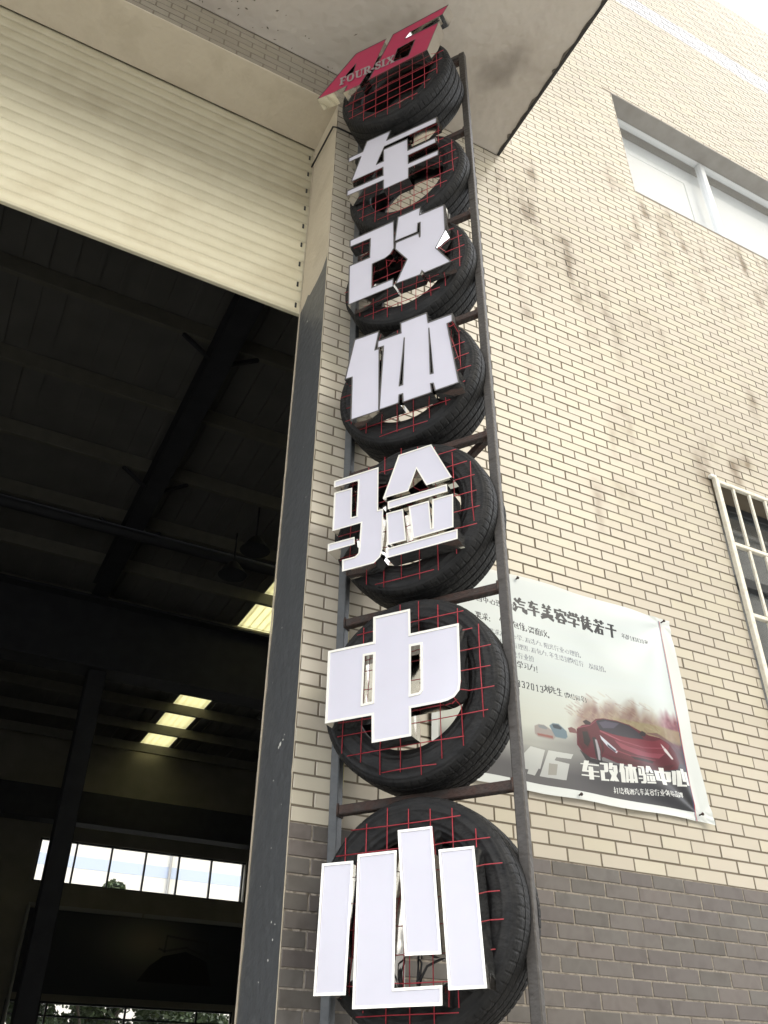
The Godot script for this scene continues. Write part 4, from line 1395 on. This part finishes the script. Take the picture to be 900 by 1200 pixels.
# ------------------------------------------------------------------ beyond the hall
func build_tree(at: Vector3, height: float, spread: float, sd: int, label: String) -> void:
	var t := thing("tree", label, "tree", Transform3D(Basis.IDENTITY, at), "trees behind the hall")
	var r := RandomNumberGenerator.new()
	r.seed = sd
	var st := begin(false)
	var rings := 5
	for i in rings:
		var a := Vector3(sin(i * 1.3 + sd) * 0.06, height * 0.6 * i / rings, 0)
		var b := Vector3(sin((i + 1) * 1.3 + sd) * 0.06, height * 0.6 * (i + 1) / rings, 0)
		tube(st, [a, b], lerpf(0.16, 0.06, float(i) / rings), 7)
	var lobes := []
	for i in 9:
		var ang := r.randf() * TAU
		var y := height * r.randf_range(0.42, 0.86)
		var q := Vector3(cos(ang), 0, sin(ang)) * spread * r.randf_range(0.25, 0.75) + Vector3(0, y, 0)
		tube(st, [Vector3(0, y * 0.6, 0), q], 0.035, 5)
		lobes.append([q, r.randf_range(0.35, 0.6) * spread])
	lobes.append([Vector3(0, height * 0.9, 0), spread * 0.4])
	part("trunk", done(st), M.bark, t)
	var s := Soup.new()
	for l in lobes:
		for k in 420:
			var d: Vector3 = Vector3(r.randfn(), r.randfn(), r.randfn()).normalized() * l[1] * pow(r.randf(), 0.45)
			d.y *= 0.75
			var p: Vector3 = l[0] + d
			var x := Vector3(r.randfn(), r.randfn(), r.randfn()).normalized()
			var y := x.cross(Vector3(r.randfn(), r.randfn(), r.randfn())).normalized()
			var z := r.randf_range(0.05, 0.1)
			var g := r.randf_range(0.6, 1.4)
			s.quad(p - x * z - y * z * 0.5, p + x * z - y * z * 0.5, p + x * z + y * z * 0.5, p - x * z + y * z * 0.5, Color(.055 * g, .085 * g, .03 * g))
	part("crown", s.mesh(), M.leaf, t).set_meta("kind", "stuff")

func build_outside() -> void:
	var g := PlaneMesh.new()
	g.size = Vector2(600, 600)
	setting("ground", g, M.concrete).position.y = -0.008
	setting("hall_floor", box_mesh(Vector3(-9, -0.1, BACK), Vector3(9.5, -0.001, -0.316)), M.hall_floor)
	var b := thing("white_building", "white building with a blue stripe seen through the strip window", "building", Transform3D(Basis.IDENTITY, Vector3(0, 0, -30)))
	part("wall", box_mesh(Vector3(-14, 0, -8), Vector3(26, 8.55, 0)), M.white_wall, b)
	part("blue_stripe", box_mesh(Vector3(-14, 8.551, -8), Vector3(26, 8.93, 0.01)), M.blue_band, b)
	part("wall", box_mesh(Vector3(-14, 8.931, -8), Vector3(26, 13, 0)), M.white_wall, b)
	part("downpipe", tube_mesh([Vector3(7.3, 0, 0.09), Vector3(7.3, 12.9, 0.09)], 0.05, 8), M.conduit, b)
	var o := thing("added_facing_building", "long grey three-storey building added unseen behind the camera to block low sky", "building", Transform3D(Basis.IDENTITY, Vector3(-2, 0, 24)))  # added out of view to cut low sky light and deepen the shade
	part("wall", box_mesh(Vector3(-38, 0, 0), Vector3(38, 13, 9)), M.far_wall, o)
	part("roof", box_mesh(Vector3(-38.4, 13.001, -0.4), Vector3(38.4, 13.4, 9.4)), M.concrete, o)
	for i in 18:
		for j in 3:
			var wx := -36.0 + i * 4.1
			var wy := 1.2 + j * 4.0
			var f := part("window", box_mesh(Vector3(wx, wy, -0.06), Vector3(wx + 2.2, wy + 1.9, -0.001)), M.window_frame, o)
			part("pane", box_mesh(Vector3(wx + 0.08, wy + 0.08, -0.075), Vector3(wx + 1.06, wy + 1.82, -0.061)), M.dark_pane, f)
			part("pane", box_mesh(Vector3(wx + 1.14, wy + 0.08, -0.075), Vector3(wx + 2.12, wy + 1.82, -0.061)), M.dark_pane, f)
	build_tree(Vector3(4.3, 0, -24), 7.55, 0.8, 3, "tall green tree whose top shows in the strip window")
	for k in 5:
		build_tree(Vector3(1.2 + k * 1.5, 0, -23.2 - 0.4 * (k % 2)), 4.6 + 0.4 * (k % 3), 1.3, 20 + k, ["leafy tree outside the left end of the low window", "leafy tree outside the low window, second from the left", "leafy tree outside the middle of the low window", "leafy tree outside the low window, second from the right", "leafy tree outside the right end of the low window"][k])

# ------------------------------------------------------------------
func _ready() -> void:
	# camera
	cam_node = Camera3D.new()
	cam_node.name = "camera"
	cam_node.position = Vector3(-1.00514, 1.6, 2.57390)
	cam_node.rotation = Vector3(0.605572, -0.472866, 0.010462)
	cam_node.fov = 60.3377
	cam_node.near = 0.05
	cam_node.far = 1000.0
	add_child(cam_node)
	# sky, air and exposure
	var env := Environment.new()
	env.background_mode = Environment.BG_SKY
	var sky := Sky.new()
	var sm := ProceduralSkyMaterial.new()
	sm.sky_top_color = Color(1.14, 1.16, 1.2)
	sm.sky_horizon_color = Color(.88, .885, .885)
	sm.sky_curve = 0.3
	sm.sky_energy_multiplier = 1.05
	sm.ground_bottom_color = Color(.5, .49, .46)
	sm.ground_horizon_color = Color(.8, .8, .78)
	sm.sun_angle_max = 0.0
	sky.sky_material = sm
	env.sky = sky
	env.tonemap_mode = Environment.TONE_MAPPER_LINEAR
	env.tonemap_exposure = 3.3
	env.sdfgi_enabled = true
	env.ssao_enabled = true
	env.ssil_enabled = true
	var we := WorldEnvironment.new()
	we.name = "world"
	we.environment = env
	add_child(we)
	# the veiled sun, low in front of the building
	var sun := DirectionalLight3D.new()
	sun.name = "sun"
	sun.light_energy = 0.24
	sun.light_color = Color(1.0, .97, .91)
	sun.light_angular_distance = 40.0
	sun.shadow_enabled = true
	add_child(sun)
	var to_sun := Vector3(0.3, 0.62, 0.78).normalized()
	sun.transform = Transform3D(Basis.looking_at(-to_sun, Vector3.UP), Vector3(0, 20, 10))
	make_materials()
	M.board = board_material()
	M.silver_text = mat(lin(.5, .49, .49), 0.3, 0.6)
	build_outside()
	build_front_wall()
	build_shutter()
	build_hall()
	build_windows()
	build_frame()
	build_tyres()
	build_grids()
	build_letters()
	build_poster()
	build_cables()
